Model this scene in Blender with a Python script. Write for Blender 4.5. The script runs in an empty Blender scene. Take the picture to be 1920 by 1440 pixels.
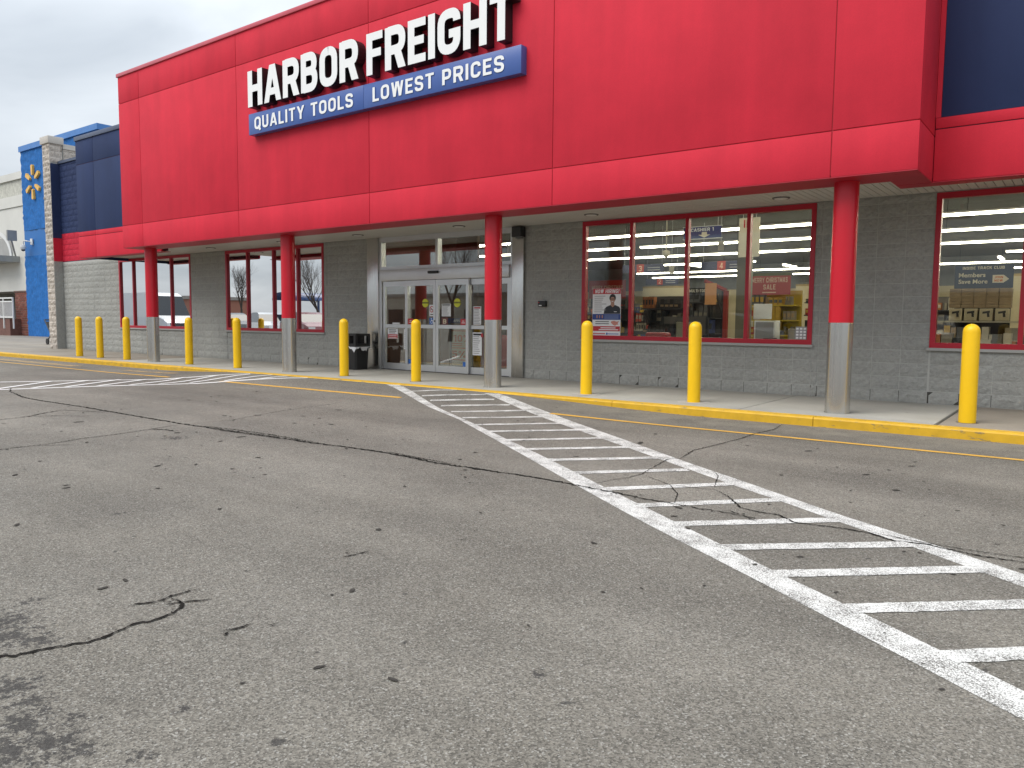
import bpy, bmesh, math, random
from mathutils import Vector, Matrix
from mathutils.geometry import delaunay_2d_cdt
random.seed(7)
SC = bpy.context.scene
COL = SC.collection

# ------------------------------------------------------------------ camera
A = math.radians(53.1); PITCH = math.atan(120 / 1442.0); ROLL = 0.0083
f0 = Vector((-math.cos(A), math.sin(A), 0)); r0 = Vector((math.sin(A), math.cos(A), 0)); u0 = Vector((0, 0, 1))
fw = f0 * math.cos(PITCH) - u0 * math.sin(PITCH); up = u0 * math.cos(PITCH) + f0 * math.sin(PITCH)
rt = r0 * math.cos(ROLL) + up * math.sin(ROLL); up2 = up * math.cos(ROLL) - r0 * math.sin(ROLL)
cd = bpy.data.cameras.new('camera'); cam = bpy.data.objects.new('camera', cd); COL.objects.link(cam)
cam.matrix_world = Matrix(((rt.x, up2.x, -fw.x, 0), (rt.y, up2.y, -fw.y, 0), (rt.z, up2.z, -fw.z, 1.33), (0, 0, 0, 1)))
cd.sensor_width = 36; cd.lens = 36 * 1442 / 1920; cd.clip_start = .05; cd.clip_end = 1000
SC.camera = cam

# ------------------------------------------------------------------ sky, sun, exposure
SUN_EL = math.radians(52); SUN_DIR = Vector((-.45, -1.0, 0)).normalized()      # horizontal direction towards the sun
w = bpy.data.worlds.new('World'); SC.world = w; w.use_nodes = True
nt = w.node_tree; nt.nodes.clear()
def WN(t, **k):
    n = nt.nodes.new(t)
    for a, b in k.items(): setattr(n, a, b)
    return n
out = WN('ShaderNodeOutputWorld'); mixs = WN('ShaderNodeMixShader'); nt.links.new(mixs.outputs[0], out.inputs[0])
sky = WN('ShaderNodeTexSky', sky_type='NISHITA', sun_disc=False); sky.sun_elevation = SUN_EL
sky.sun_rotation = math.atan2(SUN_DIR.x, SUN_DIR.y)
b1 = WN('ShaderNodeBackground'); b1.inputs[1].default_value = .07; nt.links.new(sky.outputs[0], b1.inputs[0])
tc = WN('ShaderNodeTexCoord'); sep = WN('ShaderNodeSeparateXYZ'); nt.links.new(tc.outputs['Generated'], sep.inputs[0])
ad = WN('ShaderNodeMath', operation='ADD'); ad.inputs[1].default_value = .22; ad.use_clamp = False
ab = WN('ShaderNodeMath', operation='ABSOLUTE'); nt.links.new(sep.outputs[2], ab.inputs[0]); nt.links.new(ab.outputs[0], ad.inputs[0])
dx = WN('ShaderNodeMath', operation='DIVIDE'); dy = WN('ShaderNodeMath', operation='DIVIDE')
nt.links.new(sep.outputs[0], dx.inputs[0]); nt.links.new(ad.outputs[0], dx.inputs[1])
nt.links.new(sep.outputs[1], dy.inputs[0]); nt.links.new(ad.outputs[0], dy.inputs[1])
cmb = WN('ShaderNodeCombineXYZ'); nt.links.new(dx.outputs[0], cmb.inputs[0]); nt.links.new(dy.outputs[0], cmb.inputs[1])
no = WN('ShaderNodeTexNoise'); no.inputs['Scale'].default_value = 1.5; no.inputs['Detail'].default_value = 5; no.inputs['Roughness'].default_value = .52
no.inputs['Distortion'].default_value = .5
nt.links.new(cmb.outputs[0], no.inputs['Vector'])
cr = WN('ShaderNodeValToRGB'); nt.links.new(no.outputs[0], cr.inputs[0])
cr.color_ramp.elements[0].position = .32; cr.color_ramp.elements[0].color = (.36, .395, .435, 1)
cr.color_ramp.elements[1].position = .68; cr.color_ramp.elements[1].color = (.525, .56, .595, 1)
# overcast cloud deck is brighter towards the zenith
mr = WN('ShaderNodeMapRange'); mr.inputs[1].default_value = 0; mr.inputs[2].default_value = 1; mr.inputs[3].default_value = .80; mr.inputs[4].default_value = 2.4
nt.links.new(sep.outputs[2], mr.inputs[0])
b2 = WN('ShaderNodeBackground'); nt.links.new(cr.outputs[0], b2.inputs[0]); nt.links.new(mr.outputs[0], b2.inputs[1])
mixs.inputs[0].default_value = .92
nt.links.new(b1.outputs[0], mixs.inputs[1]); nt.links.new(b2.outputs[0], mixs.inputs[2])
sd = bpy.data.lights.new('sun', 'SUN'); sd.energy = 1.5; sd.angle = math.radians(40); sd.color = (1, .935, .84)
so = bpy.data.objects.new('sun', sd); COL.objects.link(so)
sdir = SUN_DIR * math.cos(SUN_EL) + Vector((0, 0, math.sin(SUN_EL)))
so.rotation_euler = (-sdir).to_track_quat('-Z', 'Y').to_euler(); so.location = sdir * 40
vs = SC.view_settings; vs.view_transform = 'Standard'; vs.look = 'None'; vs.exposure = .62; vs.gamma = 1; vs.use_curve_mapping = False
SC.render.engine = 'CYCLES'
SC.cycles.use_denoising = True; SC.cycles.max_bounces = 8; SC.cycles.transparent_max_bounces = 24
SC.cycles.caustics_reflective = False; SC.cycles.caustics_refractive = False; SC.cycles.sample_clamp_indirect = 6

# ------------------------------------------------------------------ materials
class NT:
    def __init__(s, m): s.m = m; m.use_nodes = True; s.t = m.node_tree; s.b = s.t.nodes['Principled BSDF']; s.out = s.t.nodes['Material Output']; s._p = None
    def n(s, t, **k):
        x = s.t.nodes.new(t)
        for a, b in k.items(): setattr(x, a, b)
        return x
    def l(s, a, b): s.t.links.new(a, b)
    def pos(s):
        if s._p is None: s._p = s.n('ShaderNodeNewGeometry').outputs['Position']
        return s._p
    def scaled(s, v):
        m = s.n('ShaderNodeVectorMath', operation='MULTIPLY'); m.inputs[1].default_value = v; s.l(s.pos(), m.inputs[0]); return m.outputs[0]
    def noise(s, scale, detail=3, rough=.55, vec=None, dist=0):
        x = s.n('ShaderNodeTexNoise'); x.inputs['Scale'].default_value = scale; x.inputs['Detail'].default_value = detail
        x.inputs['Roughness'].default_value = rough; x.inputs['Distortion'].default_value = dist; s.l(vec or s.pos(), x.inputs['Vector']); return x.outputs[0]
    def vor(s, scale, feature='F1'):
        x = s.n('ShaderNodeTexVoronoi', feature=feature); x.inputs['Scale'].default_value = scale; s.l(s.pos(), x.inputs['Vector']); return x
    def mapr(s, v, a, b, c, d):
        x = s.n('ShaderNodeMapRange'); s.l(v, x.inputs[0])
        for i, q in enumerate((a, b, c, d)): x.inputs[i + 1].default_value = q
        return x.outputs[0]
    def math(s, op, a, b=None, clamp=False):
        x = s.n('ShaderNodeMath', operation=op); x.use_clamp = clamp
        for i, q in enumerate((a, b)):
            if q is None: continue
            if isinstance(q, (int, float)): x.inputs[i].default_value = q
            else: s.l(q, x.inputs[i])
        return x.outputs[0]
    def mix(s, f, a, b, mode='MIX'):
        x = s.n('ShaderNodeMix', data_type='RGBA', blend_type=mode)
        for k, q in ((0, f), (6, a), (7, b)):
            if isinstance(q, (int, float)): x.inputs[k].default_value = q
            elif isinstance(q, (tuple, list)): x.inputs[k].default_value = (*q[:3], 1)
            else: s.l(q, x.inputs[k])
        return x.outputs[2]
    def bump(s, h, strength, dist=.01):
        x = s.n('ShaderNodeBump'); x.inputs['Strength'].default_value = strength; x.inputs['Distance'].default_value = dist
        s.l(h, x.inputs['Height']); s.l(x.outputs[0], s.b.inputs['Normal'])
MATS = {}
def mat(name, col, rough=.6, var=.12, vscale=2.0, bump=0, bscale=60, metal=0, emit=0, spec=.5, coat=0):
    if name in MATS: return MATS[name]
    m = bpy.data.materials.new(name); N = NT(m); MATS[name] = m
    N.b.inputs['Roughness'].default_value = rough; N.b.inputs['Metallic'].default_value = metal
    N.b.inputs['Specular IOR Level'].default_value = spec; N.b.inputs['Coat Weight'].default_value = coat
    if var:
        v = N.mapr(N.noise(vscale, 5, .6), .25, .75, 1 - var, 1 + var)
        c = N.n('ShaderNodeVectorMath', operation='SCALE'); c.inputs[0].default_value = col[:3]; N.l(v, c.inputs['Scale']); N.l(c.outputs[0], N.b.inputs['Base Color'])
    else: N.b.inputs['Base Color'].default_value = (*col[:3], 1)
    if bump: N.bump(N.noise(bscale, 4, .6), bump)
    if emit:
        N.b.inputs['Emission Color'].default_value = (*col[:3], 1); N.b.inputs['Emission Strength'].default_value = emit
    return m

def stucco(name, col, streak=.07):
    m = bpy.data.materials.new(name); N = NT(m); MATS[name] = m
    big = N.mapr(N.noise(.8, 5, .65), .3, .7, .91, 1.09)
    st = N.mapr(N.noise(1, 4, .6, vec=N.scaled((2.2, 2.2, .22))), .3, .7, 1 - streak, 1 + streak)
    fine = N.mapr(N.noise(60, 3, .6), .3, .7, .96, 1.04)
    v = N.math('MULTIPLY', N.math('MULTIPLY', big, st), fine)
    c = N.n('ShaderNodeVectorMath', operation='SCALE'); c.inputs[0].default_value = col; N.l(v, c.inputs['Scale'])
    N.l(c.outputs[0], N.b.inputs['Base Color']); N.b.inputs['Roughness'].default_value = .7; N.b.inputs['Specular IOR Level'].default_value = .22
    N.bump(N.noise(160, 3, .7), .35, .004)
    return m
RED = stucco('red_stucco', (.605, .026, .050)); NAVY = stucco('navy_stucco', (.022, .038, .105), .1)
def split_face(name, col, var=.18, bump=.6, scale=28):
    m = bpy.data.materials.new(name); N = NT(m); MATS[name] = m
    a = N.noise(scale, 6, .65, dist=.4); b = N.noise(1.2, 4, .6)
    v = N.math('MULTIPLY', N.mapr(a, .3, .7, 1 - var, 1 + var), N.mapr(b, .3, .7, .93, 1.07))
    c = N.n('ShaderNodeVectorMath', operation='SCALE'); c.inputs[0].default_value = col; N.l(v, c.inputs['Scale'])
    N.l(c.outputs[0], N.b.inputs['Base Color']); N.b.inputs['Roughness'].default_value = .75; N.b.inputs['Specular IOR Level'].default_value = .3
    N.bump(a, bump, .02)
    return m
BLOCK = split_face('grey_painted_block', (.335, .338, .320), .15, 1.0, 22)
MORTAR = mat('painted_mortar', (.44, .442, .42), .8, .1, 5)
BLOCK_NAVY = split_face('navy_painted_block', (.020, .035, .10), .12); BLOCK_RED = split_face('red_painted_block', (.52, .018, .045), .1)
BLUE_ROUGH = split_face('blue_painted_block', (.016, .135, .42), .25, .9, 5); STONE = split_face('tan_split_stone', (.50, .45, .40), .22, .9, 9)
BLUE_SMOOTH = mat('blue_smooth_paint', (.018, .145, .44), .5, .05)
REDTRIM = mat('red_trim_metal', (.42, .008, .026), .32, .05); REDCOL = mat('red_column_paint', (.56, .006, .022), .35, .05)
ALU = mat('brushed_aluminium', (.62, .63, .64), .38, .05, 3, metal=.75)
SILLM = mat('sill_paint', (.36, .36, .35), .5, .06)
def steel():
    m = bpy.data.materials.new('stainless_steel'); N = NT(m)
    st = N.noise(40, 3, .6, vec=N.scaled((1, 1, .02)))
    N.b.inputs['Base Color'].default_value = (.60, .59, .565, 1); N.b.inputs['Metallic'].default_value = 1
    N.l(N.mapr(st, .3, .7, .255, .275), N.b.inputs['Roughness'])
    return m
STEEL = steel()
def glass(name, refl_lo, refl_hi, tint=(.80, .86, .84), opaque=False):
    m = bpy.data.materials.new(name); N = NT(m); N.t.nodes.remove(N.b)
    fr = N.n('ShaderNodeFresnel'); fr.inputs[0].default_value = 1.5
    fac = N.mapr(fr.outputs[0], .04, .5, refl_lo, refl_hi)
    if opaque:
        t = N.n('ShaderNodeBsdfDiffuse'); t.inputs[0].default_value = (.012, .013, .014, 1)
    else:
        t = N.n('ShaderNodeBsdfTransparent'); t.inputs[0].default_value = (*tint, 1)
    g = N.n('ShaderNodeBsdfGlossy'); g.inputs['Roughness'].default_value = 0.004; g.inputs[0].default_value = (1, 1, 1, 1)
    x = N.n('ShaderNodeMixShader'); N.l(fac, x.inputs[0]); N.l(t.outputs[0], x.inputs[1]); N.l(g.outputs[0], x.inputs[2])
    N.l(x.outputs[0], N.out.inputs[0]); return m
GLASS = glass('store_glass', .032, .45, (.93, .95, .93)); MIRROR = glass('film_glass', .90, .98, opaque=True)
def bollard_mat():
    m = bpy.data.materials.new('yellow_bollard_sleeve'); N = NT(m)
    sc = N.mapr(N.noise(1, 5, .7, vec=N.scaled((38, 38, 9))), .66, .74, 0, .55); dr = N.mapr(N.noise(3, 4, .6), .3, .7, .93, 1.04)
    c = N.n('ShaderNodeVectorMath', operation='SCALE'); c.inputs[0].default_value = (.90, .55, .003); N.l(dr, c.inputs['Scale'])
    N.l(N.mix(sc, c.outputs[0], (.38, .25, .05)), N.b.inputs['Base Color']); N.b.inputs['Roughness'].default_value = .42; return m
YEL = bollard_mat()
BLACK = mat('black_plastic', (.012, .012, .013), .45, .1); BLACKMETAL = mat('black_sign_return', (.012, .012, .014), .45, .05)
WHITE = mat('white_acrylic', (.86, .87, .87), .35, .02); TAGBLUE = mat('blue_sign_face', (.055, .115, .36), .35, .04)
PAPER = mat('white_paper', (.80, .81, .82), .5, .02)
WHITEMETAL = mat('white_metal', (.72, .73, .73), .4, .04)
TAN = mat('cream_wall', (.58, .50, .33), .7, .05); DARK = mat('dark_steel', (.03, .03, .032), .5, .1)
def asphalt():
    m = bpy.data.materials.new('asphalt'); N = NT(m)
    vo = N.vor(150); stone = N.n('ShaderNodeSeparateColor'); N.l(vo.outputs['Color'], stone.inputs[0])
    sp = N.mapr(stone.outputs[0], 0, 1, .5, 1.45)
    pebble = N.mapr(stone.outputs[1], .90, .96, 0, 1)
    fine = N.mapr(N.noise(420, 2, .6), .3, .7, .82, 1.18)
    mid = N.mapr(N.noise(7, 5, .65), .3, .7, .93, 1.07)
    big = N.mapr(N.noise(.45, 5, .6), .3, .7, .76, 1.20)
    trk = N.mapr(N.noise(1, 5, .6, vec=N.scaled((.10, .62, 1))), .34, .66, .80, 1.26)
    v = N.math('MULTIPLY', N.math('MULTIPLY', sp, fine), N.math('MULTIPLY', N.math('MULTIPLY', mid, big), trk))
    warm = N.mix(N.noise(.8, 3, .6), (.176, .162, .136), (.158, .149, .131))
    c = N.n('ShaderNodeVectorMath', operation='SCALE'); N.l(warm, c.inputs[0]); N.l(v, c.inputs['Scale'])
    col = N.mix(N.math('MULTIPLY', pebble, .55), c.outputs[0], (.42, .41, .38))
    # dusty gutter strip beside the kerb
    sx = N.n('ShaderNodeSeparateXYZ'); N.l(N.pos(), sx.inputs[0])
    gy = N.math('MULTIPLY', N.mapr(sx.outputs[1], 8.95, 9.5, 0, 1), N.mapr(N.noise(2.2, 5, .65), .38, .62, 0, 1))
    gx = N.mapr(sx.outputs[0], -8.5, -5, 0, 1)
    col = N.mix(N.math('MULTIPLY', N.math('MULTIPLY', gy, gx), .6), col, (.25, .232, .19))
    # oil and tar stains
    tot = None
    for (x, y, r) in [(-3.72, 1.25, .20), (-3.52, 1.22, .16), (-3.40, 1.28, .10), (-3.02, 1.05, .13), (-2.86, 1.05, .08), (-2.72, .97, .14), (-2.52, .97, .15), (-2.42, 1.03, .07),
                      (-2.6, .85, .2), (-2.62, 1.09, .05), (-2.24, 1.11, .05), (-3.89, 1.46, .06), (-2.41, 1.35, .035), (-1.97, 1.42, .035), (-8.02, 4.5, .16), (-5.2, 2.5, .05), (-1.6, 2.3, .04), (-1.1, 1.5, .04), (-2.2, 2.2, .03)]:
        d = N.n('ShaderNodeVectorMath', operation='DISTANCE'); N.l(N.pos(), d.inputs[0]); d.inputs[1].default_value = (x, y, 0)
        q = N.mapr(d.outputs['Value'], 0, r * 1.6, 1, 0)
        tot = q if tot is None else N.math('MAXIMUM', tot, q)
    s = N.mapr(N.math('ADD', tot, N.mapr(N.noise(22, 8, .82), .3, .7, -1.0, 1.0)), .66, .74, 0, 1)
    s = N.math('MULTIPLY', s, N.mapr(tot, 0, .05, 0, 1))
    col = N.mix(N.math('MULTIPLY', s, .8), col, (.028, .027, .027))
    # scattered small dark pits
    pit = N.mapr(N.noise(9, 2, .5), .735, .76, 0, .7)
    col = N.mix(pit, col, (.035, .034, .033))
    N.l(col, N.b.inputs['Base Color']); N.b.inputs['Roughness'].default_value = .82; N.b.inputs['Specular IOR Level'].default_value = .35
    N.bump(N.math('ADD', vo.outputs['Distance'], N.noise(300, 2, .6)), .45, .006)
    return m
ASPH = asphalt()
def paint(name, col, lo, hi):
    m = bpy.data.materials.new(name); N = NT(m)
    n = N.math('ADD', N.math('MULTIPLY', N.noise(150, 3, .7), .72), N.math('MULTIPLY', N.noise(5, 4, .6), .28))
    wear = N.mapr(n, lo, hi, 1, 0)
    dirt = N.mapr(N.noise(8, 5, .7), .3, .7, .86, 1.04)
    c = N.n('ShaderNodeVectorMath', operation='SCALE'); c.inputs[0].default_value = col; N.l(dirt, c.inputs['Scale'])
    N.l(N.mix(wear, c.outputs[0], (.13, .125, .115)), N.b.inputs['Base Color']); N.b.inputs['Roughness'].default_value = .7
    N.bump(N.noise(160, 3, .7), .5, .004); return m
WPAINT = paint('white_road_paint', (.74, .74, .715), .445, .515); WPAINT2 = paint('bright_white_road_paint', (.8, .8, .79), .33, .38)
YPAINT = paint('yellow_road_paint', (.70, .40, .055), .36, .43); YFADE = paint('faded_yellow_paint', (.62, .40, .14), .47, .56)
CRACK = mat('crack_filler', (.024, .0225, .021), 1, .4, 30, spec=0)
def kerbmat():
    m = bpy.data.materials.new('yellow_kerb_paint'); N = NT(m)
    n = N.noise(1, 5, .7, vec=N.scaled((5, 16, 22)))
    wear = N.mapr(n, .60, .66, 0, .9)
    dirt = N.mapr(N.noise(6, 4, .6), .3, .7, .82, 1.05)
    c = N.n('ShaderNodeVectorMath', operation='SCALE'); c.inputs[0].default_value = (.68, .40, .018); N.l(dirt, c.inputs['Scale'])
    N.l(N.mix(wear, c.outputs[0], (.20, .165, .11)), N.b.inputs['Base Color']); N.b.inputs['Roughness'].default_value = .55
    N.bump(N.noise(50, 4, .6), .3, .005); return m
KERB = kerbmat()
def concrete(name, col):
    m = bpy.data.materials.new(name); N = NT(m)
    v = N.math('MULTIPLY', N.mapr(N.noise(.9, 5, .6), .3, .7, .86, 1.1), N.mapr(N.noise(40, 4, .6), .3, .7, .94, 1.06))
    c = N.n('ShaderNodeVectorMath', operation='SCALE'); c.inputs[0].default_value = col; N.l(v, c.inputs['Scale'])
    st = N.mapr(N.noise(3.2, 5, .65), .66, .76, 0, .45)
    N.l(N.mix(st, c.outputs[0], (.1, .09, .075)), N.b.inputs['Base Color']); N.b.inputs['Roughness'].default_value = .75
    N.bump(N.noise(120, 3, .6), .2, .003); return m
CONC = concrete('new_concrete', (.375, .365, .33)); CONC_OLD = concrete('old_concrete', (.27, .24, .20))
def soffitm():
    return mat('soffit_vinyl', (.62, .60, .55), .5, .05)
SOFF = soffitm()

# ------------------------------------------------------------------ mesh helpers
WLD = {}
def link(name, me, m=None, parent=None):
    o = bpy.data.objects.new(name, me); COL.objects.link(o)
    if m is not None and me is not None and not me.materials: me.materials.append(m)
    WLD[o] = Matrix.Identity(4)
    if parent is not None:
        o.parent = parent; o.matrix_parent_inverse = WLD[parent].inverted()
    return o
def empty(name, loc, parent=None, rz=0, **props):
    o = bpy.data.objects.new(name, None); COL.objects.link(o); o.empty_display_size = .2
    M = Matrix.Translation(loc) @ Matrix.Rotation(rz, 4, 'Z'); o.location = loc; o.rotation_euler = (0, 0, rz); WLD[o] = M
    if parent is not None: o.parent = parent; o.matrix_parent_inverse = WLD[parent].inverted()
    tag(o, **props); return o
def tag(o, label=None, category=None, group=None, kind=None):
    for k, v in (('label', label), ('category', category), ('group', group), ('kind', kind)):
        if v: o[k] = v
    return o
class MB:
    def __init__(s): s.v = []; s.f = []; s.mi = []
    def quad(s, pts, mi=0):
        i = len(s.v); s.v += [tuple(p) for p in pts]; s.f.append(tuple(range(i, i + len(pts)))); s.mi.append(mi); return s
    def box(s, x0, x1, y0, y1, z0, z1, mi=0, bev=0):
        if x0 > x1: x0, x1 = x1, x0
        if y0 > y1: y0, y1 = y1, y0
        if z0 > z1: z0, z1 = z1, z0
        i = len(s.v)
        if not bev:
            s.v += [(x0, y0, z0), (x1, y0, z0), (x1, y1, z0), (x0, y1, z0), (x0, y0, z1), (x1, y0, z1), (x1, y1, z1), (x0, y1, z1)]
            fs = [(0, 3, 2, 1), (4, 5, 6, 7), (0, 1, 5, 4), (1, 2, 6, 5), (2, 3, 7, 6), (3, 0, 4, 7)]
        else:
            bm = bmesh.new(); bmesh.ops.create_cube(bm, size=1)
            bmesh.ops.scale(bm, vec=(x1 - x0, y1 - y0, z1 - z0), verts=bm.verts)
            bmesh.ops.bevel(bm, geom=list(bm.edges), offset=bev, segments=2, affect='EDGES', profile=.5)
            bmesh.ops.translate(bm, vec=((x0 + x1) / 2, (y0 + y1) / 2, (z0 + z1) / 2), verts=bm.verts)
            bm.verts.index_update(); s.v += [tuple(v.co) for v in bm.verts]; fs = [tuple(v.index for v in f.verts) for f in bm.faces]; bm.free()
        for f in fs: s.f.append(tuple(i + k for k in f)); s.mi.append(mi)
        return s
    def cyl(s, p0, p1, r0, r1=None, n=12, mi=0, caps=True):
        r1 = r0 if r1 is None else r1; p0 = Vector(p0); p1 = Vector(p1); d = (p1 - p0).normalized()
        a = d.orthogonal().normalized(); b = d.cross(a); i = len(s.v)
        for p, r in ((p0, r0), (p1, r1)):
            for k in range(n):
                t = 2 * math.pi * k / n; s.v.append(tuple(p + (a * math.cos(t) + b * math.sin(t)) * r))
        for k in range(n):
            j = (k + 1) % n; s.f.append((i + k, i + j, i + n + j, i + n + k)); s.mi.append(mi)
        if caps: s.f.append(tuple(i + k for k in range(n))[::-1]); s.f.append(tuple(i + n + k for k in range(n))); s.mi += [mi, mi]
        return s
    def lathe(s, prof, c=(0, 0, 0), n=32, mi=0, caps=True):
        i = len(s.v)
        for r, z in prof:
            for k in range(n):
                t = 2 * math.pi * k / n; s.v.append((c[0] + r * math.cos(t), c[1] + r * math.sin(t), c[2] + z))
        for a in range(len(prof) - 1):
            for k in range(n):
                j = (k + 1) % n; s.f.append((i + a * n + k, i + a * n + j, i + (a + 1) * n + j, i + (a + 1) * n + k)); s.mi.append(mi)
        if caps: s.f.append(tuple(i + k for k in range(n))[::-1]); s.f.append(tuple(i + (len(prof) - 1) * n + k for k in range(n))); s.mi += [mi, mi]
        return s
    def mesh(s, name, mats=None, smooth=False):
        me = bpy.data.meshes.new(name); me.from_pydata(s.v, [], s.f)
        for m in (mats or []): me.materials.append(m)
        me.polygons.foreach_set('material_index', s.mi)
        me.update()
        if smooth:
            me.polygons.foreach_set('use_smooth', [True] * len(me.polygons))
            try: me.set_sharp_from_angle(angle=math.radians(40))
            except Exception: pass
        return me
    def build(s, name, mats, parent=None, smooth=False):
        if not isinstance(mats, (list, tuple)): mats = [mats]
        return link(name, s.mesh(name, mats, smooth), None, parent)
def box(name, m, parent, x0, x1, y0, y1, z0, z1, bev=0):
    return MB().box(x0, x1, y0, y1, z0, z1, 0, bev).build(name, m, parent, smooth=bool(bev))

# ------------------------------------------------------------------ lettering: union of strokes
def fillet(pts, r, n=6):
    P = [Vector(p) for p in pts]; o = [P[0]]
    for i in range(1, len(P) - 1):
        a, b, c = P[i - 1], P[i], P[i + 1]; u = (a - b); v = (c - b); lu, lv = u.length, v.length; u.normalize(); v.normalize()
        ang = math.acos(max(-1, min(1, u.dot(v)))); d = min(r / math.tan(ang / 2), lu * .5 if i > 1 else lu * .98, lv * .5 if i < len(P) - 2 else lv * .98)
        s, e = b + u * d, b + v * d
        for k in range(n + 1):
            t = k / n; o.append(s * (1 - t) ** 2 + b * 2 * t * (1 - t) * .97 + e * t * t + (b * .03 * 2 * t * (1 - t)))
    o.append(P[-1]); return o
def stroke(pts, t, closed=False):
    P = [Vector(p) for p in pts]; q = [P[0]]
    for p in P[1:]:
        if (p - q[-1]).length > 1e-4: q.append(p)
    if closed and (q[0] - q[-1]).length < 1e-4: q.pop()
    n = len(q); L = []; R = []
    for i in range(n):
        a = q[i - 1] if (i > 0 or closed) else None; b = q[(i + 1) % n] if (i < n - 1 or closed) else None
        d1 = (q[i] - a).normalized() if a is not None else None; d2 = (b - q[i]).normalized() if b is not None else None
        d1 = d1 or d2; d2 = d2 or d1
        n1 = Vector((-d1.y, d1.x)); n2 = Vector((-d2.y, d2.x)); m = (n1 + n2).normalized(); k = t / 2 / max(.5, m.dot(n1))
        L.append(q[i] + m * k); R.append(q[i] - m * k)
    return [[R[i], R[(i + 1) % n], L[(i + 1) % n], L[i]] for i in range(n if closed else n - 1)]
GW = dict(H=.68, A=.76, R=.70, B=.68, O=.70, F=.58, E=.58, I=.21, G=.70, T=.64, Q=.70, U=.66, L=.54, Y=.74, S=.66, W=1.0, P=.66, C=.68, N=.70, M=.86, D=.68, K=.72, J=.52, X=.72, V=.72, Z=.62)
GW.update({'1': .40, '0': .62, '2': .62, '3': .62, '4': .66, '5': .62, '!': .21, '-': .36, '%': .9, ' ': .30, "'": .18, '.': .2})
def glyph(ch, t):
    w = GW.get(ch, .6); a = t / 2; r = .27; Q = []
    S = lambda p, c=False, tt=t: Q.extend(stroke(p, tt, c)); F = lambda p, rr=r, c=False: Q.extend(stroke(fillet(p, rr), t, c)); G = lambda *p: Q.append([Vector(x) for x in p])
    ring = lambda w, a: fillet([(w / 2, 1 - a), (a, 1 - a), (a, a), (w - a, a), (w - a, 1 - a), (w / 2, 1 - a)], r)
    tb = t * .88; c = tb / 2
    if ch in 'HN': S([(a, 0), (a, 1)]); S([(w - a, 0), (w - a, 1)])
    if ch == 'H': S([(a, .5), (w - a, .5)], tt=tb)
    if ch == 'N': G((0, 1), (w - t * 1.05, 0), (w, 0), (t * 1.05, 1))
    if ch == 'M': S([(a, 0), (a, 1)]); S([(w - a, 0), (w - a, 1)]); G((0, 1), (w / 2 - a, .12), (w / 2 + a, .12), (t * 1.05, 1)); G((w, 1), (w - t * 1.05, 1), (w / 2 - a, .12), (w / 2 + a, .12))
    if ch == 'W':
        for k in (0, 1):
            x = k * (w / 2 - t * .28); h = w / 2 + t * .28
            G((x, 1), (x + h * .5 - a, 0), (x + h * .5 + a, 0), (x + t, 1)); G((x + h, 1), (x + h - t, 1), (x + h * .5 - a, 0), (x + h * .5 + a, 0))
    if ch == 'A': G((0, 0), (t, 0), (w / 2 + t * .45, 1), (w / 2 - t * .6, 1)); G((w, 0), (w / 2 + t * .6, 1), (w / 2 - t * .45, 1), (w - t, 0)); S([(w * .22, .28), (w * .78, .28)], tt=tb)
    if ch == 'V': G((0, 1), (w / 2 - a, 0), (w / 2 + a, 0), (t, 1)); G((w, 1), (w - t, 1), (w / 2 - a, 0), (w / 2 + a, 0))
    if ch == 'Y': S([(w / 2, 0), (w / 2, .46)]); G((0, 1), (w / 2 - a, .40), (w / 2 + a, .40), (t * 1.1, 1)); G((w, 1), (w - t * 1.1, 1), (w / 2 - a, .40), (w / 2 + a, .40))
    if ch == 'K': S([(a, 0), (a, 1)]); G((t * .9, .38), (t * .9, .62), (w - t * 1.15, 1), (w, 1)); G((w * .42, .52), (w * .42 + t, .62), (w, 0), (w - t * 1.2, 0))
    if ch in 'EFL': S([(a, 0), (a, 1)])
    if ch in 'EF': S([(a, 1 - c), (w, 1 - c)], tt=tb); S([(a, .51), (w * .9, .51)], tt=tb)
    if ch in 'EL': S([(a, c), (w, c)], tt=tb)
    if ch == 'I': S([(w / 2, 0), (w / 2, 1)])
    if ch == 'T': S([(w / 2, 0), (w / 2, 1)]); S([(0, 1 - c), (w, 1 - c)], tt=tb)
    if ch in 'OQ0': Q.extend(stroke(ring(w, a), t, True))
    if ch == 'Q': G((w * .5, .26), (w * .5 + t * .9, .34), (w * 1.02, -.06), (w * 1.02 - t * .9, -.14))
    if ch == 'U': F([(a, 1), (a, a), (w - a, a), (w - a, 1)])
    if ch == 'J': F([(w - a, 1), (w - a, a), (a, a), (a, .3)], .2)
    if ch == 'C': F([(w - a, .68), (w - a, 1 - a), (a, 1 - a), (a, a), (w - a, a), (w - a, .32)])
    if ch == 'G': F([(w - a, .70), (w - a, 1 - a), (a, 1 - a), (a, a), (w - a, a), (w - a, .50)]); S([(w * .5, .45), (w, .45)], tt=tb)
    if ch in 'PRBD': S([(a, 0), (a, 1)])
    if ch == 'D': F([(a, 1 - a), (w - a, 1 - a), (w - a, a), (a, a)])
    if ch in 'P': F([(a, 1 - c), (w - a, 1 - c), (w - a, .42), (a, .42)], .22)
    if ch == 'R': F([(a, 1 - c), (w - a, 1 - c), (w - a, .45), (a, .45)], .22); G((w * .40, .48), (w - t * 1.12, 0), (w + .01, 0), (w * .40 + t * 1.12, .48))
    if ch == 'B': F([(a, 1 - c), (w - a * 1.25, 1 - c), (w - a * 1.25, .53), (a, .53)], .2); F([(a, .53), (w - a, .53), (w - a, c), (a, c)], .22)
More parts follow.
